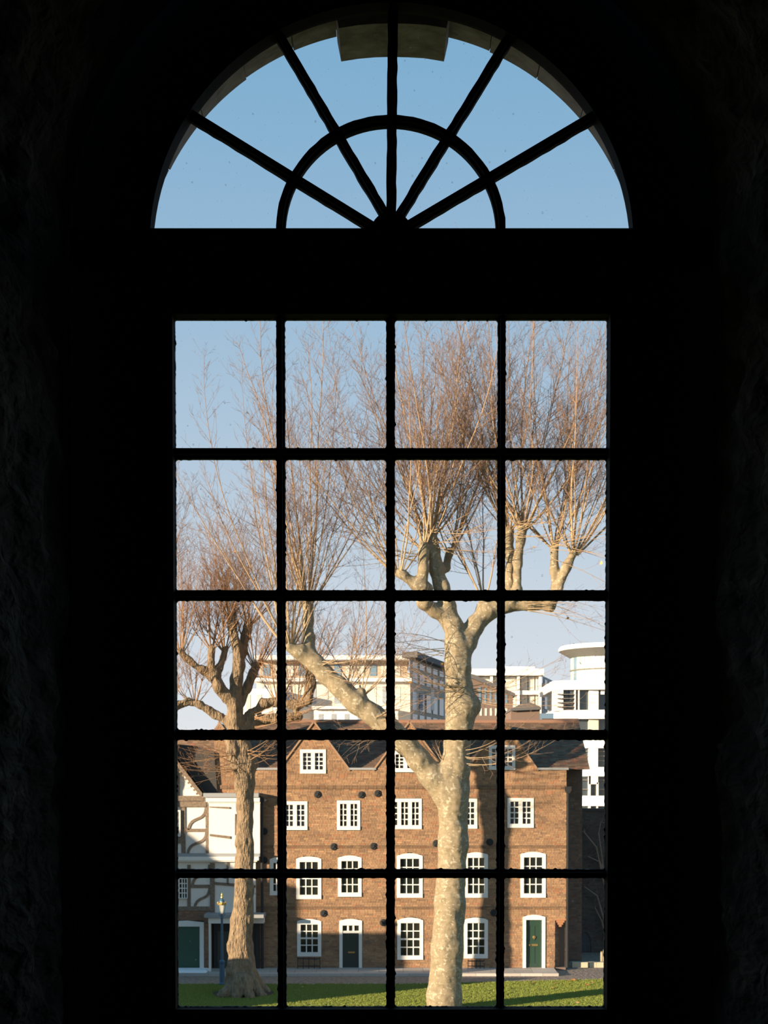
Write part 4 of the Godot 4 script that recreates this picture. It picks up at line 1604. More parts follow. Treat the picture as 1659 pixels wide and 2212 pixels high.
func build_main_tree() -> void:
	var d := 48.7
	var t := base("plane_tree", Vector3(at(960, 2185, d).x, 0, -d))
	tag(t, "tall bare pollarded tree with pale mottled trunk forking near the roofs", "tree", "bare pollarded trees")
	var chains := [
		# trunk
		[[959, 2196, 39, 0], [960, 2150, 37, 0], [966, 2050, 34, 0], [972, 1950, 32.5, 0], [979, 1820, 31, 0], [979, 1740, 31.5, 0], [976, 1712, 36, 0], [984, 1655, 31, 0], [988, 1600, 27, 0], [992, 1560, 29, 0], [998, 1525, 35, 0], [992, 1490, 28, 0], [989, 1440, 26, 0], [988, 1390, 25, 0]],
		# crotch burl
		[[950, 1690, 22, -0.1], [962, 1668, 18, -0.2], [965, 1645, 8, -0.2]],
		[[1018, 1522, 18, 0.0], [1022, 1530, 15, 0.0]],
		# big west limb
		[[962, 1712, 30, 0], [932, 1675, 27, -0.1], [905, 1640, 24, -0.2], [873, 1603, 23, -0.3], [838, 1571, 23, -0.4], [806, 1545, 22, -0.4], [770, 1518, 23, -0.4], [735, 1486, 20, -0.4], [705, 1458, 19, -0.3], [680, 1432, 19, -0.3], [664, 1412, 17, -0.2], [666, 1378, 13, -0.1], [666, 1340, 11.5, 0], [665, 1306, 13, 0]],
		[[664, 1418, 18, -0.2], [645, 1408, 15, -0.4], [627, 1398, 12, -0.5]],
		[[778, 1520, 12, -0.4], [781, 1500, 8, -0.4], [782, 1494, 9, -0.4]],
		# upper stems
		[[988, 1390, 24, 0], [978, 1350, 20, 0], [966, 1310, 17, 0], [955, 1270, 16, 0], [943, 1230, 15, 0], [934, 1187, 14, 0], [929, 1160, 15, 0]],
		[[968, 1338, 15, 0], [938, 1318, 13, -0.2], [917, 1302, 13, -0.4], [912, 1270, 12, -0.5], [914, 1230, 11, -0.5], [915, 1180, 12, -0.4]],
		[[915, 1300, 12, -0.4], [922, 1272, 12, -0.3], [898, 1262, 12, -0.5], [872, 1243, 9, -0.6], [863, 1238, 10, -0.6]],
		[[946, 1240, 11, 0.2], [962, 1226, 8, 0.5], [972, 1192, 9, 0.7]],
		# east limb
		[[990, 1420, 26, 0], [1008, 1390, 21, 0.1], [1028, 1348, 19, 0.2], [1052, 1322, 18, 0.2], [1090, 1309, 14, 0.2], [1140, 1305, 12, 0.2], [1188, 1309, 10, 0.2], [1198, 1290, 8.5, 0.2], [1198, 1235, 8, 0.2], [1197, 1180, 9.5, 0.2]],
		[[1186, 1308, 9, 0.2], [1206, 1273, 8, 0.1], [1226, 1222, 8, 0], [1239, 1195, 9.5, 0]],
		[[1062, 1318, 15, 0.2], [1095, 1298, 11, 0.3], [1101, 1250, 10.5, 0.4], [1100, 1190, 9.5, 0.4], [1099, 1145, 11, 0.4]],
		[[1090, 1308, 11, 0.1], [1118, 1275, 9.5, 0.0], [1118, 1215, 9, 0.0], [1124, 1165, 9, 0.0], [1129, 1142, 11, 0.0]],
		[[1030, 1345, 14, 0.3], [1044, 1310, 11, 0.5], [1046, 1288, 9, 0.6]],
	]
	var bones := limb_bones(chains, d)
	var tm := sdf_mesh(bones, 0.062, 0.16, 0.045, 3)
	put_mesh(tm, "trunk", M.bark, t)
	rng.seed = 2024
	var c0 := Color(0.42, 0.3, 0.17)
	var c1 := Color(0.26, 0.155, 0.105)
	shoots(t, 929, 1160, d, 26, 6.8, 11.4, 0.95, 0.0, 0.042, c0, c1)
	shoots(t, 915, 1180, d - 0.4, 12, 5.5, 10.3, 0.95, -0.3, 0.034, c0, c1)
	shoots(t, 972, 1192, d + 0.7, 12, 4.8, 9.8, 1.0, 0.4, 0.03, tint(c0, 0.7), tint(c1, 0.8))
	shoots(t, 863, 1238, d - 0.6, 15, 5.5, 10.8, 0.95, -0.35, 0.03, c0, c1)
	shoots(t, 1046, 1290, d + 0.6, 8, 5.5, 11.0, 0.7, 0.0, 0.03, c0, c1)
	shoots(t, 1099, 1145, d + 0.4, 16, 6.5, 11.2, 0.8, 0.0, 0.04, c0, c1)
	shoots(t, 1129, 1142, d, 16, 6.5, 11.2, 0.8, 0.15, 0.04, c0, c1)
	shoots(t, 1197, 1180, d + 0.2, 16, 6.0, 11.0, 0.95, -0.05, 0.034, c0, c1)
	shoots(t, 1239, 1195, d, 22, 6.0, 11.2, 1.0, 0.25, 0.035, c0, c1)
	shoots(t, 665, 1308, d, 16, 9.0, 12.8, 0.7, 0.05, 0.04, c0, c1, 0.85)
	shoots(t, 627, 1398, d - 0.5, 19, 7.0, 12.2, 0.8, -0.3, 0.034, c0, c1, 0.85)
	shoots(t, 782, 1496, d - 0.4, 9, 2.5, 6.0, 1.0, 0.1, 0.022, c0, c1, 0.8)
	shoots(t, 745, 1488, d - 0.3, 8, 3.0, 7.0, 0.8, 0.35, 0.022, tint(c0, 0.8), c1, 0.8)
	shoots(t, 965, 1645, d - 0.2, 9, 0.9, 2.2, 1.0, -0.3, 0.022, c0, c1, 0.6)
	whips(t, 1000, 1480, d - 0.5, 12, 3.4, -1.0, c0, c1, 0.05)
	whips(t, 1018, 1500, d, 12, 3.2, 1.0, c0, c1, 0.05)
	whips(t, 1000, 1630, d - 0.3, 6, 3.8, 1.0, c0, c1, 0.09)
	whips(t, 930, 1165, d - 0.2, 10, 3.2, 1.0, c0, c1, 0.03)
	whips(t, 900, 1200, d - 0.4, 8, 3.2, -1.0, c0, c1, 0.03)
	whips(t, 1190, 1190, d - 0.2, 10, 3.2, 1.0, c0, c1, 0.0)
	whips(t, 1110, 1150, d - 0.2, 9, 2.8, 1.0, c0, c1, 0.04)
	whips(t, 1140, 1300, d - 0.1, 10, 3.0, 1.0, c0, c1, -0.03)
	whips(t, 690, 1440, d - 0.5, 9, 3.0, 1.0, c0, c1, 0.05)
	whips(t, 790, 1540, d - 0.5, 8, 2.4, 1.0, c0, c1, 0.06)
	whips(t, 840, 1580, d - 0.5, 9, 2.2, -1.0, c0, c1, -0.04)
	whips(t, 960, 1400, d - 0.4, 8, 3.0, -1.0, c0, c1, -0.03)
	tree_leaves(t, [[994, 1417], [1257, 1412], [1143, 1530], [1100, 1575], [880, 1470], [872, 1451], [1222, 1319], [1149, 1197], [1292, 1218], [640, 1325], [560, 998], [531, 915], [527, 935], [618, 1452], [1006, 1135]], d - 0.6)
	seed_balls(t, 160)

func build_left_tree() -> void:
	var d := 52.4
	var t := base("plane_tree", Vector3(at(525, 2147, d).x, 0, -d))
	tag(t, "stout bare pollarded tree with rugged brown flared trunk beside the lamp post", "tree", "bare pollarded trees")
	var chains := [
		[[524, 2152, 44, 0], [522, 2120, 35, 0], [521, 2085, 29, 0], [519, 2050, 26, 0], [523, 1985, 23, 0], [527, 1920, 21, 0], [529, 1820, 18.5, 0], [529, 1740, 17.5, 0], [528, 1690, 20, 0], [527, 1655, 25, 0], [522, 1620, 20, 0], [513, 1585, 18, 0], [507, 1555, 17, 0], [508, 1525, 15, 0]],
		# root flares
		[[510, 2125, 18, -0.5], [487, 2146, 12, -0.8], [474, 2152, 7, -0.9]],
		[[520, 2120, 18, -0.8], [512, 2150, 12, -1.0], [508, 2156, 8, -1.1]],
		[[530, 2120, 16, -0.8], [540, 2152, 11, -1.0]],
		[[540, 2120, 18, -0.3], [560, 2146, 10, -0.5], [572, 2151, 6, -0.5]],
		[[545, 2110, 14, 0.3], [576, 2143, 8, 0.4]],
		# bosses
		[[499, 2050, 10, -0.2], [497, 2040, 8, -0.2]],
		[[502, 2098, 14, -0.5], [500, 2085, 10, -0.5]],
		[[515, 1650, 18, -0.2], [505, 1625, 14, -0.2], [497, 1600, 10, -0.2], [494, 1585, 7, -0.2]],
		[[544, 1640, 14, 0.1], [553, 1652, 9, 0.1]],
		# limbs
		[[507, 1568, 12, 0], [470, 1546, 8.5, -0.1], [430, 1522, 7.5, -0.2], [405, 1515, 7, -0.3], [385, 1522, 8, -0.3], [366, 1545, 9, -0.3]],
		[[510, 1530, 14, 0], [488, 1503, 12, -0.2], [470, 1482, 12, -0.4], [461, 1463, 11, -0.4], [435, 1446, 7.5, -0.5], [407, 1426, 7, -0.6], [391, 1408, 8, -0.6]],
		[[461, 1463, 9, -0.4], [456, 1437, 5.5, -0.4], [457, 1398, 7, -0.4]],
		[[463, 1465, 9, -0.4], [473, 1442, 8, -0.2], [483, 1418, 7, 0.0], [485, 1403, 8, 0.0]],
		[[508, 1525, 13, 0], [510, 1468, 11.5, 0], [517, 1437, 11, 0], [511, 1392, 10, 0], [502, 1355, 9, 0], [498, 1330, 10, 0]],
		[[516, 1440, 9, 0.2], [526, 1405, 7.5, 0.3], [532, 1374, 8, 0.3], [537, 1345, 9, 0.3]],
		[[508, 1545, 12, 0.1], [519, 1518, 9.5, 0.3], [534, 1484, 9.5, 0.5], [547, 1457, 9, 0.5], [553, 1440, 10, 0.5]],
		[[514, 1580, 13, 0.1], [540, 1544, 9.5, 0.3], [571, 1519, 9, 0.4], [600, 1515, 9, 0.5], [640, 1524, 9, 0.6], [664, 1512, 10, 0.6], [672, 1478, 9, 0.6], [670, 1450, 10, 0.6]],
		[[524, 1585, 12, 0.2], [560, 1555, 10, 0.4], [600, 1552, 9, 0.5], [645, 1548, 9, 0.6]],
	]
	var tm := sdf_mesh(limb_bones(chains, d), 0.05, 0.13, 0.075, 8, 0.5)
	put_mesh(tm, "trunk", M.bark_brown, t)
	rng.seed = 99
	var c0 := Color(0.34, 0.2, 0.1)
	var c1 := Color(0.33, 0.175, 0.085)
	for s in [[391, 1408, -0.6, 15, 3.0, 5.6, -0.15], [457, 1398, -0.4, 15, 3.0, 5.8, 0.0], [485, 1403, 0.0, 14, 3.0, 5.6, 0.0], [498, 1330, 0.0, 17, 2.6, 5.2, 0.0], [537, 1345, 0.3, 16, 2.6, 5.2, 0.2], [553, 1440, 0.5, 16, 3.0, 6.0, 0.15], [372, 1540, -0.3, 8, 2.5, 4.5, -0.1], [670, 1450, 0.6, 15, 2.5, 5.0, 0.15], [640, 1522, 0.6, 9, 2.0, 4.0, 0.1], [600, 1512, 0.5, 9, 2.0, 4.5, 0.0], [420, 1518, -0.2, 9, 2.0, 4.0, -0.1]]:
		shoots(t, s[0], s[1], d + s[2], s[3], s[4], s[5], 0.9, s[6], 0.024, c0, c1, 1.15)
	whips(t, 515, 1645, d - 0.4, 15, 2.6, -1.0, c0, c1, 0.03)
	whips(t, 535, 1640, d - 0.3, 8, 1.8, 1.0, c0, c1, 0.05)
	whips(t, 550, 1560, d - 0.2, 9, 2.6, 1.0, c0, c1, 0.05)
	whips(t, 640, 1540, d + 0.3, 8, 2.2, 1.0, c0, c1, 0.04)
	whips(t, 553, 1445, d + 0.3, 7, 2.4, 1.0, c0, c1, 0.03)
	tree_leaves(t, [[470, 1395], [410, 1105], [505, 1190], [571, 1428], [440, 1300]], d - 0.8)
	seed_balls(t, 90)

func build_far_tree() -> void:
	var d := 56.5
	var t := base("plane_tree", Vector3(at(150, 2120, d).x, 0, -d))
	tag(t, "bare tree mostly hidden past the window edge, thin twigs reaching in", "tree", "bare pollarded trees")
	var chains := [[[150, 2125, 36, 0], [152, 1900, 26, 0], [156, 1650, 24, 0], [205, 1500, 16, 0], [285, 1350, 12, 0], [322, 1300, 13, 0]], [[156, 1650, 18, 0], [170, 1500, 14, 0], [200, 1350, 12, 0]]]
	put_mesh(sdf_mesh(limb_bones(chains, d), 0.09, 0.15, 0.05, 4), "trunk", M.bark_brown, t)
	rng.seed = 12
	shoots(t, 322, 1300, d, 20, 5.0, 8.2, 0.75, 0.25, 0.03, Color(0.3, 0.2, 0.12), Color(0.2, 0.12, 0.085), 0.9)
	shoots(t, 200, 1350, d, 8, 4.0, 7.0, 0.7, 0.0, 0.03, Color(0.3, 0.2, 0.12), Color(0.2, 0.12, 0.085), 0.5)

# ------------------------------------------------------------------ street things
func build_lamp_post() -> void:
	var d := 54.6
	var b := at(480, 2130, d)
	var o := base("lamp_post", Vector3(b.x, 0, -d))
	tag(o, "blue lamp post with gilt-topped lantern behind the brown trunk", "lamp post")
	var c := Vector3(b.x, 0, -d)
	var s := d / F
	var hy := func(y: float) -> float: return at(480, y, d).y
	var mb := MB.new()
	mb.lathe(c, Vector3.UP, PackedVector2Array([Vector2(0.13, 0.0), Vector2(0.13, 0.08), Vector2(0.105, 0.12), Vector2(0.1, hy.call(2082.0)), Vector2(0.115, hy.call(2079.0)), Vector2(0.115, hy.call(2076.0)), Vector2(0.06, hy.call(2073.0))]), 8)
	put(mb, "pedestal", M.blue, o)
	mb = MB.new()
	mb.lathe(c, Vector3.UP, PackedVector2Array([Vector2(0.058, hy.call(2074.0)), Vector2(0.045, hy.call(1985.0)), Vector2(0.06, hy.call(1983.0)), Vector2(0.04, hy.call(1980.0)), Vector2(0.035, hy.call(1975.0))]), 12)
	put(mb, "pole", M.blue, o)
	for sd in [-1.0, 1.0]:
		mb = MB.new()
		mb.bar(c + Vector3(0, hy.call(1984.0), 0), c + Vector3(sd * 0.13, hy.call(1974.0), 0), 0.022, 0.022, Vector3(0, 0, 1))
		put(mb, "bracket_arm", M.blue, o)
	var ln := sub("lantern", o)
	mb = MB.new()
	var y0: float = hy.call(1974.0)
	var y1: float = hy.call(1954.0)
	mb.lathe(c, Vector3.UP, PackedVector2Array([Vector2(0.001, y0 - 0.03), Vector2(0.07, y0 - 0.03), Vector2(0.08, y0)]), 4)
	for q in 4:
		var a := TAU * q / 4 + 0.9
		var dir := Vector3(cos(a), 0, sin(a))
		mb.bar(c + dir * 0.085 + Vector3.UP * y0, c + dir * 0.15 + Vector3.UP * y1, 0.02, 0.02, Vector3.RIGHT)
	put(mb, "lantern_frame", M.blue, ln)
	for q in 4:
		var a := TAU * q / 4 + 0.9
		var a2 := a + TAU / 4
		var p0 := Vector3(cos(a), 0, sin(a))
		var p1 := Vector3(cos(a2), 0, sin(a2))
		mb = MB.new()
		mb.quad(c + p0 * 0.08 + Vector3.UP * y0, c + p0 * 0.145 + Vector3.UP * y1, c + p1 * 0.145 + Vector3.UP * y1, c + p1 * 0.08 + Vector3.UP * y0)
		put(mb, "lantern_pane", M.lamp_glass, ln)
	mb = MB.new()
	mb.lathe(c, Vector3.UP, PackedVector2Array([Vector2(0.16, y1 - 0.01), Vector2(0.175, y1 + 0.03), Vector2(0.15, y1 + 0.07), Vector2(0.1, y1 + 0.09)]), 10)
	for q in 6:
		var a := TAU * q / 6 + 0.4
		mb.lathe(c + Vector3(cos(a) * 0.165, y1 + 0.03, sin(a) * 0.165), Vector3.UP, PackedVector2Array([Vector2(0.001, -0.02), Vector2(0.035, 0.02), Vector2(0.028, 0.06), Vector2(0.001, 0.1)]), 6)
	put(mb, "gilt_crown", M.gilt, ln)
	mb = MB.new()
	var yt: float = y1 + 0.08
	mb.lathe(c, Vector3.UP, PackedVector2Array([Vector2(0.11, yt), Vector2(0.1, yt + 0.06), Vector2(0.06, yt + 0.13), Vector2(0.03, yt + 0.16)]), 10)
	put(mb, "lantern_roof", M.blue, ln)
	mb = MB.new()
	var yf: float = yt + 0.15
	mb.lathe(c, Vector3.UP, PackedVector2Array([Vector2(0.02, yf), Vector2(0.05, yf + 0.04), Vector2(0.045, yf + 0.08), Vector2(0.02, yf + 0.1), Vector2(0.035, yf + 0.13), Vector2(0.025, yf + 0.17), Vector2(0.001, yf + 0.23)]), 10)
	put(mb, "finial", M.gilt, ln)

func wx_edge() -> float:
	return at(1258, 1700, 62.0).x + 0.06

func build_side_things() -> void:
	# dark wall past the wing with an arched gate
	var d := 65.0
	var w := base("garden_wall", Vector3(at(1290, 2090, d).x, 0, -d))
	tag(w, "tall shaded dark brick wall below the white curved block", "wall")
	rng.seed = 66
	var bk := MB.new()
	var mo := MB.new()
	var x0 := wx_edge()
	var x1 := at(1420, 2090, d).x
	var top := at(1290, 1752, d).y
	var ga := at(1251, 2085, d)
	var gb := at(1277, 2014, d)
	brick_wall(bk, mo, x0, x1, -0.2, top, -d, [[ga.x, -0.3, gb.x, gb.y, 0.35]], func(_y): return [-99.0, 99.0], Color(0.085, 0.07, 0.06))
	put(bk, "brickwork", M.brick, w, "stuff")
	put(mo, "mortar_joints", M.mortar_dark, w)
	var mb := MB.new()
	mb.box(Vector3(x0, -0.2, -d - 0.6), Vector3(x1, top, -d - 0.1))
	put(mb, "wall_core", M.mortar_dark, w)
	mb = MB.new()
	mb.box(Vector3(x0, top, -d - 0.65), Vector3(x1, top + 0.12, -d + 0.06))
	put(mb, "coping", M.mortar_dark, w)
	var g := base("garden_gate", Vector3((ga.x + gb.x) * 0.5, 0, -d))
	tag(g, "grey arched plank gate in the dark brick wall", "gate")
	for i in 6:
		var xa := lerpf(ga.x, gb.x, i / 6.0)
		var xb := lerpf(ga.x, gb.x, (i + 1) / 6.0) - 0.008
		var q := absf((xa + xb) * 0.5 - (ga.x + gb.x) * 0.5) / ((gb.x - ga.x) * 0.5)
		mb = MB.new()
		mb.box(Vector3(xa, 0.02, -d - 0.09), Vector3(xb, gb.y - 0.33 * q * q - 0.02, -d - 0.05))
		put(mb, "gate_plank", M.gate, g)
	mb = MB.new()
	for y in [0.3, 1.3]:
		mb.box(Vector3(ga.x, y, -d - 0.05), Vector3(gb.x, y + 0.12, -d - 0.03))
	put(mb, "gate_rail", M.gate, g)
	# bare creeper on the wall
	var cr := base("creeper", Vector3(at(1290, 2080, d).x, 0, -d + 0.1))
	tag(cr, "bare brown creeper stems climbing the dark brick wall", "creeper")
	rng.seed = 15
	var tb := TB.new()
	for ch in [[[1312, 2070], [1309, 1960], [1300, 1850], [1293, 1800], [1298, 1775], [1312, 1780]], [[1309, 1930], [1288, 1830], [1262, 1798], [1248, 1790]], [[1311, 1900], [1296, 1862], [1270, 1850]], [[1308, 2000], [1290, 1935], [1262, 1915]], [[1309, 2030], [1300, 1990], [1285, 1960]]]:
		var pts := PackedVector3Array()
		var rad := PackedFloat32Array()
		for i in ch.size():
			var p := at(maxf(ch[i][0], 1262.0), ch[i][1], d - 0.35)
			pts.append(p)
			rad.append(lerpf(0.05, 0.018, float(i) / (ch.size() - 1)))
		tb.tube(pts, rad, 6, Color(0.26, 0.18, 0.13), Color(0.3, 0.2, 0.15))
		for i in 10:
			grow(tb, pts[rng.randi() % pts.size()], Vector3(rng.randf_range(-0.4, 1), rng.randf_range(-0.2, 1), 0.3), 0.8, 0.01, 1, Color(0.25, 0.17, 0.12), Color(0.25, 0.17, 0.12), 0.1, 0.8)
	put(tb, "stems", M.twig, cr)
	# pale pickets at the pane's edge
	for i in 3:
		var a := at(1297.0 + i * 5.0, 2082, 60.4)
		var b := at(1300.6 + i * 5.0, 2056 - i * 3, 60.4)
		mb = MB.new()
		mb.prism(PackedVector2Array([Vector2(a.x, 0), Vector2(b.x, 0), Vector2(b.x, b.y - 0.05), Vector2((a.x + b.x) * 0.5, b.y + 0.03), Vector2(a.x, b.y - 0.05)]), -60.44, -60.4)
		var pk := put(mb, "picket", M.picket)
		tag(pk, ["shortest weathered pale picket, nearest the dark gate", "middle one of the three weathered pale pickets", "tallest weathered pale picket, touching the window edge"][i], "picket", "pickets by the gate")
	# low iron guards under two ground-floor windows
	var k := 0
	for r in [[643, 691, 2071], [1011, 1046, 2076]]:
		var o := base("window_guard", Vector3(at(r[0], 2095, 58.7).x, 0.09, -58.7))
		tag(o, ["low black iron guard under the shaded ground-floor window", "low black iron guard beside the pale mottled trunk"][k], "railing")
		var a := at(r[0], r[2], 58.7)
		var b := at(r[1], r[2], 58.7)
		mb = MB.new()
		mb.bar(Vector3(a.x, a.y, -58.7), Vector3(b.x, b.y, -58.7), 0.03, 0.04)
		mb.bar(Vector3(a.x, 0.2, -58.7), Vector3(b.x, 0.2, -58.7), 0.025, 0.03)
		put(mb, "rail", M.iron, o)
		var n := 5
		for i in n:
			mb = MB.new()
			var x := lerpf(a.x, b.x, float(i) / (n - 1))
			mb.bar(Vector3(x, 0.09, -58.7), Vector3(x, a.y + 0.06, -58.7), 0.025, 0.025, Vector3(0, 0, 1))
			put(mb, "upright", M.iron, o)
		k += 1

func build_shade_casters() -> void:
	# the neighbouring house and its stepped garden wall stand beyond the window's edge; their long shade falls across the lawn and the houses' feet
	var d := 46.0
	var dx := -9.63      # shade travels this far east by the plane of the brown tree
	var up := 1.84
	var w := base("boundary_wall", Vector3(-16, 0, -d))
	tag(w, "stepped brick boundary wall standing past the window edge", "wall")
	var mb := MB.new()
	mb.box(Vector3(-6.0 + dx, 0, -d - 0.2), Vector3(-0.6 + dx, 1.18 + up, -d + 0.2))
	put(mb, "low_wall", M.brown_wall, w)
	mb = MB.new()
	mb.box(Vector3(-9.3 + dx, 0, -d - 0.2), Vector3(-6.0 + dx, 1.62 + up, -d + 0.2))
	put(mb, "middle_wall", M.brown_wall, w)
	mb = MB.new()
	mb.box(Vector3(-13.7 + dx, 0, -d - 0.2), Vector3(-9.3 + dx, 3.35 + up, -d + 0.2))
	put(mb, "high_wall", M.brown_wall, w)
	var h := base("neighbour_house", Vector3(-28, 0, -d))
	tag(h, "gabled brick house standing past the window edge", "house")
	mb = MB.new()
	mb.prism(PackedVector2Array([Vector2(-26.0 + dx, 0), Vector2(-13.75 + dx, 0), Vector2(-13.75 + dx, 5.35 + up), Vector2(-15.2 + dx, 5.35 + up), Vector2(-20.9 + dx, 9.6 + up), Vector2(-26.0 + dx, 5.35 + up)]), -d - 6.0, -d + 0.2)
	put(mb, "gable_walls", M.brown_wall, h)
	for q in [[-15.1, -20.9], [-26.2, -20.9]]:
		mb = MB.new()
		mb.col = Color(0.14, 0.09, 0.06)
		mb.quad(Vector3(q[0] + dx, 5.37 + up, -d + 0.3), Vector3(q[1] + dx, 9.66 + up, -d + 0.3), Vector3(q[1] + dx, 9.66 + up, -d - 6.2), Vector3(q[0] + dx, 5.37 + up, -d - 6.2))
		put(mb, "roof_slope", M.tile, h)

# ------------------------------------------------------------------ modern blocks behind
func slab(o: Node3D, called: String, r: Array, d: float, near: float, far: float, m: Material) -> void:
	var mb := MB.new()
	pxbox(mb, r[0], r[1], r[2], r[3], d, near, far)
	put(mb, called, m, o)

func build_modern() -> void:
	# cream block
	var d := 125.0
	var o := base("cream_block", Vector3(at(690, 1700, d).x, 0, -d))
	tag(o, "long cream stone block with flat cornice behind the trees", "building")
	var g := at(540, 2000, d)
	var mb := MB.new()
	var a := at(555, 1700, d)
	var b := at(886, 1466, d)
	mb.box(Vector3(a.x, 0, -d - 18), Vector3(b.x, b.y, -d))
	put(mb, "wall", M.cream, o)
	slab(o, "attic", [560, 1428, 880, 1466], d + 2.5, 0.0, 12.0, M.tan_stone)
	slab(o, "cornice", [552, 1419, 884, 1428], d + 2.5, 1.6, 12.0, M.modern_white)
	slab(o, "cornice", [548, 1466, 889, 1473], d, 0.8, 2.0, M.modern_white)
	slab(o, "lower_wing", [520, 1488, 602, 1600], d - 3.0, 0.0, 6.0, M.modern_white)
	slab(o, "lower_wing", [678, 1530, 860, 1600], d - 3.0, 0.0, 4.0, M.modern_white)
	slab(o, "cornice", [674, 1526, 864, 1532], d - 3.0, 0.6, 1.0, M.modern_white)
	for i in 12:
		var x := 568.0 + i * 25.6
		slab(o, "window", [x, 1436, x + 15, 1460], d + 2.45, 0.0, 0.1, M.pale_glass if i % 3 else M.blue_glass)
	for i in 12:
		var x := 566.0 + i * 26.0
		slab(o, "window", [x, 1482, x + 13, 1520], d, 0.03, 0.1, M.pale_glass if i % 2 else M.grey_panel)
	for x in [532.0, 556.0, 580.0]:
		slab(o, "window", [x, 1500, x + 9, 1545], d - 3.0, 0.03, 0.1, M.pale_glass)
	for x in [688.0, 716.0, 744.0, 772.0, 800.0, 828.0]:
		slab(o, "window", [x, 1542, x + 10, 1566], d - 3.0, 0.03, 0.1, M.grey_panel)
	# its corner turns away
	var p0 := at(885, 1419, d)
	var p1 := at(962, 1447, 140.0)
	var u := (Vector3(p1.x, 0, p1.z) - Vector3(p0.x, 0, p0.z))
	var ul := u.length()
	u = u.normalized()
	var nrm := Vector3(-u.z, 0, u.x)
	if nrm.z < 0.0:
		nrm = -nrm
	mb = MB.new()
	var q0 := Vector3(p0.x, 0, p0.z)
	mb.quad(q0, q0 + Vector3.UP * p0.y, q0 + u * ul + Vector3.UP * p0.y, q0 + u * ul)
	mb.quad(q0 + u * ul, q0 + u * ul + Vector3.UP * p0.y, q0 + u * ul + Vector3(-6, p0.y, -6), q0 + u * ul + Vector3(-6, 0, -6))
	put(mb, "corner_wall", M.tan_stone, o)
	mb = MB.new()
	mb.bar(q0 + Vector3.UP * (p0.y + 0.2), q0 + u * (ul + 0.5) + Vector3.UP * (p0.y + 0.2), 1.4, 0.5)
	put(mb, "corner_eave", M.slate, o)
	for row in [[1427.0, 1440.0], [1450.0, 1472.0], [1492.0, 1532.0], [1541.0, 1560.0]]:
		var y0 := at(885, row[1], d).y
		var y1 := at(885, row[0], d).y
		for i in 5:
			var s := 0.8 + i * (ul - 1.0) / 5.0
			mb = MB.new()
			var c0 := q0 + u * s + nrm * 0.06
			var c1 := q0 + u * (s + ul * 0.13) + nrm * 0.06
			mb.quad(c0 + Vector3.UP * y0, c0 + Vector3.UP * y1, c1 + Vector3.UP * y1, c1 + Vector3.UP * y0)
			put(mb, "window", M.blue_glass, o)
	slab(o, "pier", [931, 1491, 938, 1534], 131.0, 0.3, 0.5, M.modern_white)
	# white framed block
	d = 115.0
	o = base("white_framed_block", Vector3(at(1090, 1700, d).x, 0, -d))
	tag(o, "white modern block with gridded pale glazing and grey side wall", "building")
	mb = MB.new()
	a = at(1012, 1800, d)
	b = at(1172, 1458, d)
	mb.box(Vector3(a.x, 0, -d - 9), Vector3(b.x, b.y, -d - 0.4))
	put(mb, "wall", M.grey_panel, o)
	slab(o, "roof_slab", [1010, 1446, 1173, 1460], d, 0.7, 8.0, M.modern_white)
	slab(o, "parapet", [1088, 1440, 1156, 1447], d + 1.0, 0.0, 5.0, M.modern_white)
	for y in [[1492.0, 1501.0], [1535.0, 1545.0]]:
		slab(o, "floor_band", [1012, y[0], 1169, y[1]], d, 0.25, 0.5, M.modern_white)
	for x in [[1012.0, 1018.0], [1058.0, 1064.0], [1116.0, 1122.0], [1163.0, 1169.0]]:
		slab(o, "column", [x[0], 1458, x[1], 1570], d, 0.4, 0.5, M.modern_white)
	for y in [[1462.0, 1492.0], [1502.0, 1535.0]]:
		for x in [[1019.0, 1038.0], [1039.5, 1057.0], [1066.0, 1090.0], [1091.5, 1115.0], [1126.0, 1140.0], [1142.0, 1155.0], [1157.0, 1162.0]]:
			slab(o, "window", [x[0], y[0], x[1], y[1]], d, -0.2, 0.35, M.pale_glass)
	# its receding grey side
	p0 = at(1172, 1460, d)
	p1 = at(1202, 1474, 123.0)
	q0 = Vector3(p0.x, 0, -d)
	u = Vector3(p1.x - p0.x, 0, -(123.0 - d))
	ul = u.length()
	u = u.normalized()
	nrm = Vector3(-u.z, 0, u.x)
	if nrm.z < 0.0:
		nrm = -nrm
	mb = MB.new()
	mb.quad(q0, q0 + Vector3.UP * p0.y, q0 + u * ul + Vector3.UP * p0.y, q0 + u * ul)
	mb.quad(q0 + u * ul, q0 + u * ul + Vector3.UP * p0.y, q0 + u * ul + Vector3(-3, p0.y, -3), q0 + u * ul + Vector3(-3, 0, -3))
	put(mb, "side_wall", M.grey_panel, o)
	for row in [[1466.0, 1494.0], [1503.0, 1530.0]]:
		var y0 := at(1172, row[1], d).y
		var y1 := at(1172, row[0], d).y
		for i in 3:
			var s := 0.8 + i * ul * 0.32
			mb = MB.new()
			var c0 := q0 + u * s + nrm * 0.06
			var c1 := q0 + u * (s + ul * 0.18) + nrm * 0.06
			mb.quad(c0 + Vector3.UP * y0, c0 + Vector3.UP * y1, c1 + Vector3.UP * y1, c1 + Vector3.UP * y0)
			put(mb, "window", M.blue_glass, o)
	# brown brick building between the pale trunk and the white block
	d = 104.0
	o = base("brown_brick_block", Vector3(at(1075, 1700, d).x, 0, -d))
	tag(o, "brown brick building with dark sloping roof beside the pale trunk", "building")
	mb = MB.new()
	mb.prism(pxpoly([[1000, 1930], [1000, 1458], [1024, 1463], [1108, 1500], [1108, 1930]], d), -d - 4.5, -d)
	put(mb, "wall", M.brown_wall, o)
	mb = MB.new()
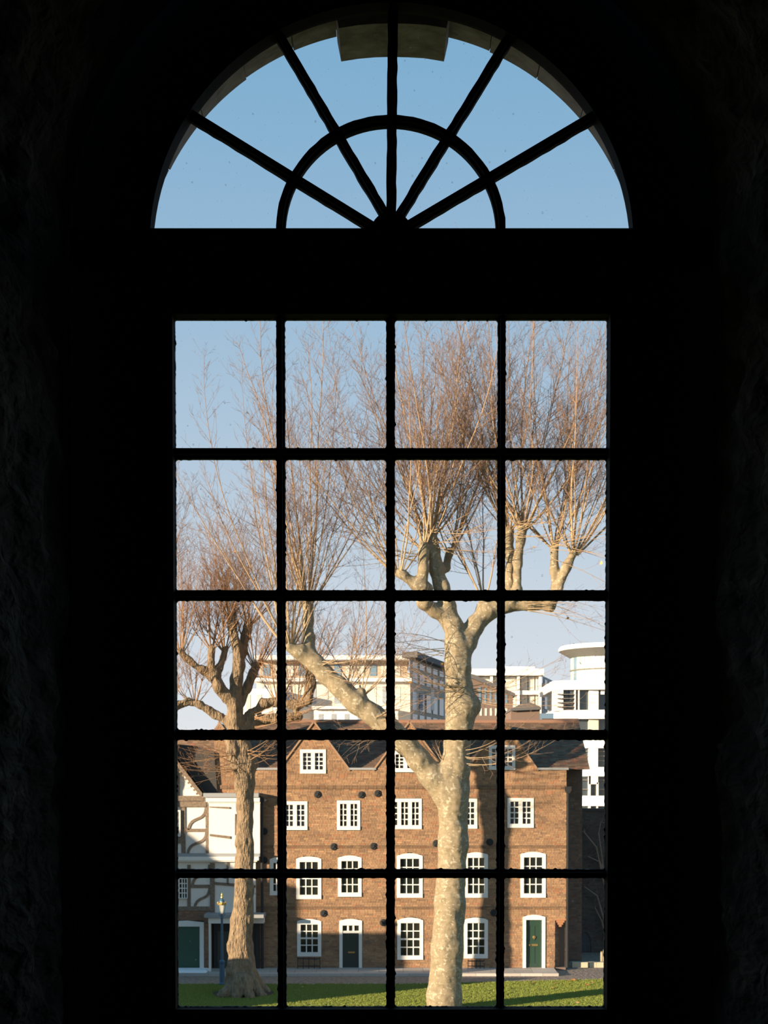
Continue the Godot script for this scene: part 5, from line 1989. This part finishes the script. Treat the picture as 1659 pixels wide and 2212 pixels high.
	mb.prism(pxpoly([[998, 1452], [1026, 1459], [1112, 1499], [1112, 1506], [1024, 1468], [998, 1460]], d), -d - 4.5, -d + 0.5)
	put(mb, "roof", M.slate, o)
	for i in 6:
		var x := 1034.0 + i * 11.5
		slab(o, "window", [x, 1484.0 + i * 3.5, x + 5.0, 1520], d, 0.03, 0.1, M.blue_glass)
	for i in 6:
		var x := 1036.0 + i * 11.0
		slab(o, "window", [x, 1530, x + 5.0, 1546], d, 0.03, 0.1, M.pale_glass)
	d = 88.0
	o = base("brown_brick_annexe", Vector3(at(1130, 1700, d).x, 0, -d))
	tag(o, "low brown brick annexe with dark roof below the white framed block", "building")
	mb = MB.new()
	mb.prism(pxpoly([[1104, 1965], [1104, 1530], [1166, 1528], [1166, 1965]], d), -d - 6, -d)
	put(mb, "wall", M.brown_wall, o)
	mb = MB.new()
	mb.prism(pxpoly([[1102, 1532], [1128, 1519], [1146, 1518], [1168, 1528], [1168, 1533], [1102, 1536]], d), -d - 6, -d + 0.3)
	put(mb, "roof", M.slate, o)
	slab(o, "glazed_porch", [1166, 1541, 1196, 1566], d, 0.0, 3.0, M.blue_glass)
	# white curved block with drum and canopy
	d = 100.0
	o = base("white_curved_block", Vector3(at(1290, 1700, d).x, 0, -d))
	tag(o, "white streamlined block with banded windows and round canopy on top", "building")
	var bands := [[1470.0, 1490.0, 1195.0], [1534.0, 1553.0, 1195.0], [1590.0, 1616.0, 1249.0], [1657.0, 1677.0, 1249.0], [1719.0, 1741.0, 1249.0]]
	for q in bands:
		var lo := at(q[2], q[1], d)
		var hi := at(1420, q[0], d)
		mb = MB.new()
		var pts := PackedVector2Array()
		# plan with a rounded west corner, extruded upwards
		var plan := []
		for i in 9:
			var an := PI / 2.0 * i / 8.0
			plan.append(Vector2(lo.x + 0.9 - 0.9 * cos(an), -d - 0.9 + 0.9 * sin(an)))
		plan.append(Vector2(hi.x, -d + 1.3))
		plan.append(Vector2(hi.x, -d - 9))
		plan.append(Vector2(lo.x, -d - 9))
		for i in plan.size():
			var e: Vector2 = plan[i]
			var f: Vector2 = plan[(i + 1) % plan.size()]
			mb.quad(Vector3(e.x, lo.y, e.y), Vector3(e.x, hi.y, e.y), Vector3(f.x, hi.y, f.y), Vector3(f.x, lo.y, f.y))
		for y in [lo.y, hi.y]:
			for i in range(1, plan.size() - 1):
				mb.tri(Vector3(plan[0].x, y, plan[0].y), Vector3(plan[i].x, y, plan[i].y), Vector3(plan[i + 1].x, y, plan[i + 1].y))
		put(mb, "white_band", M.modern_white, o)
	slab(o, "glazed_wall", [1203, 1488, 1420, 1536], d, -0.5, 6.0, M.modern_glass)
	slab(o, "glazed_wall", [1252, 1553, 1420, 1760], d, -0.5, 6.0, M.modern_glass)
	slab(o, "core_wall", [1248, 1553, 1253, 1700], d + 2.0, 0.0, 4.0, M.modern_white)
	for r in [[1195, 1488, 1217, 1536], [1241, 1488, 1244, 1536], [1249, 1488, 1252, 1536], [1272, 1488, 1293, 1536], [1298, 1488, 1320, 1500], [1272, 1614, 1292, 1659], [1272, 1676, 1292, 1694], [1272, 1676, 1276, 1720], [1289, 1690, 1293, 1720], [1272, 1740, 1276, 1756], [1289, 1740, 1292, 1756], [1312, 1553, 1330, 1756]]:
		slab(o, "pier", r, d, 0.0, 0.8, M.modern_white)
	slab(o, "pier", [1272, 1553, 1293, 1592], d, 0.0, 0.8, M.cream)
	for x in [[1221.0, 1230.0], [1231.0, 1240.0], [1253.5, 1271.5], [1295.0, 1311.0]]:
		slab(o, "window", [x[0], 1491, x[1], 1533], d, -0.35, 0.4, M.modern_glass)
	for y in [1499.0, 1508.0, 1517.0, 1526.0]:
		slab(o, "sun_louvre", [1204, y, 1211, y + 2.0], d, 0.25, 0.0, M.soffit)
		slab(o, "sun_louvre", [1214, y, 1238, y + 1.5], d, 0.1, 0.3, M.soffit)
		slab(o, "clad_joint", [1273, y, 1292, y + 0.7], d, 0.02, 0.0, M.grey_panel)
	for y in [1622.0, 1632.0, 1642.0, 1684.0, 1704.0]:
		slab(o, "window_rail", [1253, y, 1272, y + 2.0], d, -0.3, 0.4, M.soffit)
		slab(o, "window_rail", [1293, y, 1311, y + 2.0], d, -0.3, 0.4, M.soffit)
	# drum and canopy
	var cd := 108.0
	var cc := at(1345, 1470, cd)
	var y_low := at(1290, 1476, cd).y
	var y_can := at(1247, 1413, cd).y
	var rad := (1345.0 - 1247.0) / F * cd
	for i in 22:
		var a0 := PI + PI * i / 22.0
		var a1 := PI + PI * (i + 1) / 22.0
		mb = MB.new()
		var e := Vector3(cc.x + rad * cos(a0), 0, -cd - rad * 0.9 * sin(a0) - 4.0)
		var f := Vector3(cc.x + rad * cos(a1 - 0.01), 0, -cd - rad * 0.9 * sin(a1 - 0.01) - 4.0)
		mb.quad(e + Vector3.UP * y_low, e + Vector3.UP * y_can, f + Vector3.UP * y_can, f + Vector3.UP * y_low)
		var mm: Material = M.blue_glass if i == 2 else M.green_glass if i < 6 else M.pale_glass if i % 2 else M.modern_white
		put(mb, "drum_panel", mm, o)
	mb = MB.new()
	var ym := at(1250, 1441, cd).y
	for i in 22:
		var a0 := PI + PI * i / 22.0
		var a1 := PI + PI * (i + 1) / 22.0
		mb.bar(Vector3(cc.x + rad * 1.01 * cos(a0), ym, -cd - rad * 0.91 * sin(a0) - 4.0), Vector3(cc.x + rad * 1.01 * cos(a1), ym, -cd - rad * 0.91 * sin(a1) - 4.0), 0.12, 0.1)
	put(mb, "drum_rail", M.soffit, o)
	var rc := (1345.0 - 1221.0) / F * cd
	mb = MB.new()
	mb.lathe(Vector3(cc.x, y_can, -cd - 4.0), Vector3.UP, PackedVector2Array([Vector2(0.01, 0.0), Vector2(rad * 0.98, 0.0), Vector2(rc, 0.55)]), 48)
	put(mb, "canopy_soffit", M.soffit, o)
	mb = MB.new()
	mb.lathe(Vector3(cc.x, y_can, -cd - 4.0), Vector3.UP, PackedVector2Array([Vector2(rc, 0.55), Vector2(rc + 0.03, 0.72), Vector2(rc - 0.1, 0.9), Vector2(0.01, 1.0)]), 48)
	put(mb, "canopy_rim", M.modern_white, o)

# ------------------------------------------------------------------ main
func _ready() -> void:
	var cam := Camera3D.new()
	cam.name = "camera"
	cam.position = EYE
	cam.rotation = Vector3(-TILT, 0, 0)
	cam.projection = Camera3D.PROJECTION_FRUSTUM
	cam.near = 0.1
	cam.far = 900.0
	cam.size = 2212.0 / F * cam.near
	cam.frustum_offset = Vector2((829.5 - PX) / F, (CY - 1106.0) / F) * cam.near

	var ca := CameraAttributesPhysical.new()
	ca.frustum_focal_length = 50.0
	ca.exposure_aperture = 16.0
	ca.frustum_focus_distance = 5.2
	ca.exposure_multiplier = 1.0
	ca.frustum_near = 0.1
	ca.frustum_far = 900.0
	cam.attributes = ca
	add_child(cam)
	cam.current = true

	var env := Environment.new()
	env.background_mode = Environment.BG_SKY
	var sm := ProceduralSkyMaterial.new()
	sm.sky_top_color = lin(0.09, 0.345, 0.6)
	sm.sky_horizon_color = lin(0.86, 0.865, 0.872)
	sm.sky_curve = 0.2
	sm.ground_bottom_color = lin(0.2, 0.2, 0.18)
	sm.ground_horizon_color = lin(0.55, 0.58, 0.6)
	var sky := Sky.new()
	sky.sky_material = sm
	env.sky = sky
	env.tonemap_mode = Environment.TONE_MAPPER_LINEAR
	env.tonemap_exposure = 1.0
	env.sdfgi_enabled = true
	env.ssao_enabled = true
	env.ssil_enabled = true
	var we := WorldEnvironment.new()
	we.name = "environment"
	we.environment = env
	add_child(we)

	var sun := DirectionalLight3D.new()
	sun.name = "sun"
	var az := deg_to_rad(SUN_AZ)
	var el := deg_to_rad(SUN_EL)
	var to_sun := Vector3(-sin(az) * cos(el), sin(el), cos(az) * cos(el))
	sun.basis = Basis.looking_at(-to_sun, Vector3.UP)
	sun.light_energy = 3.8
	sun.light_color = lin(1.0, 0.8, 0.56)
	sun.light_angular_distance = 0.55
	sun.shadow_enabled = true
	sun.sky_mode = DirectionalLight3D.SKY_MODE_LIGHT_ONLY
	add_child(sun)

	make_materials()
	M.lamp_glass = mat("lantern glass", Color(0.95, 0.93, 0.85, 0.25), 0.1)
	M.lamp_glass.transparency = BaseMaterial3D.TRANSPARENCY_ALPHA
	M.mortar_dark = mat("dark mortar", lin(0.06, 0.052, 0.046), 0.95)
	M.gate = mat("grey gate paint", lin(0.06, 0.062, 0.068), 0.8)
	M.picket = mat("pale wood", lin(0.5, 0.4, 0.25), 0.8)
	build_room()
	build_window()
	build_ground()
	build_brick_house()
	build_timber_house()
	build_side_things()
	build_shade_casters()
	build_modern()
	build_main_tree()
	build_left_tree()
	build_far_tree()
	build_lamp_post()
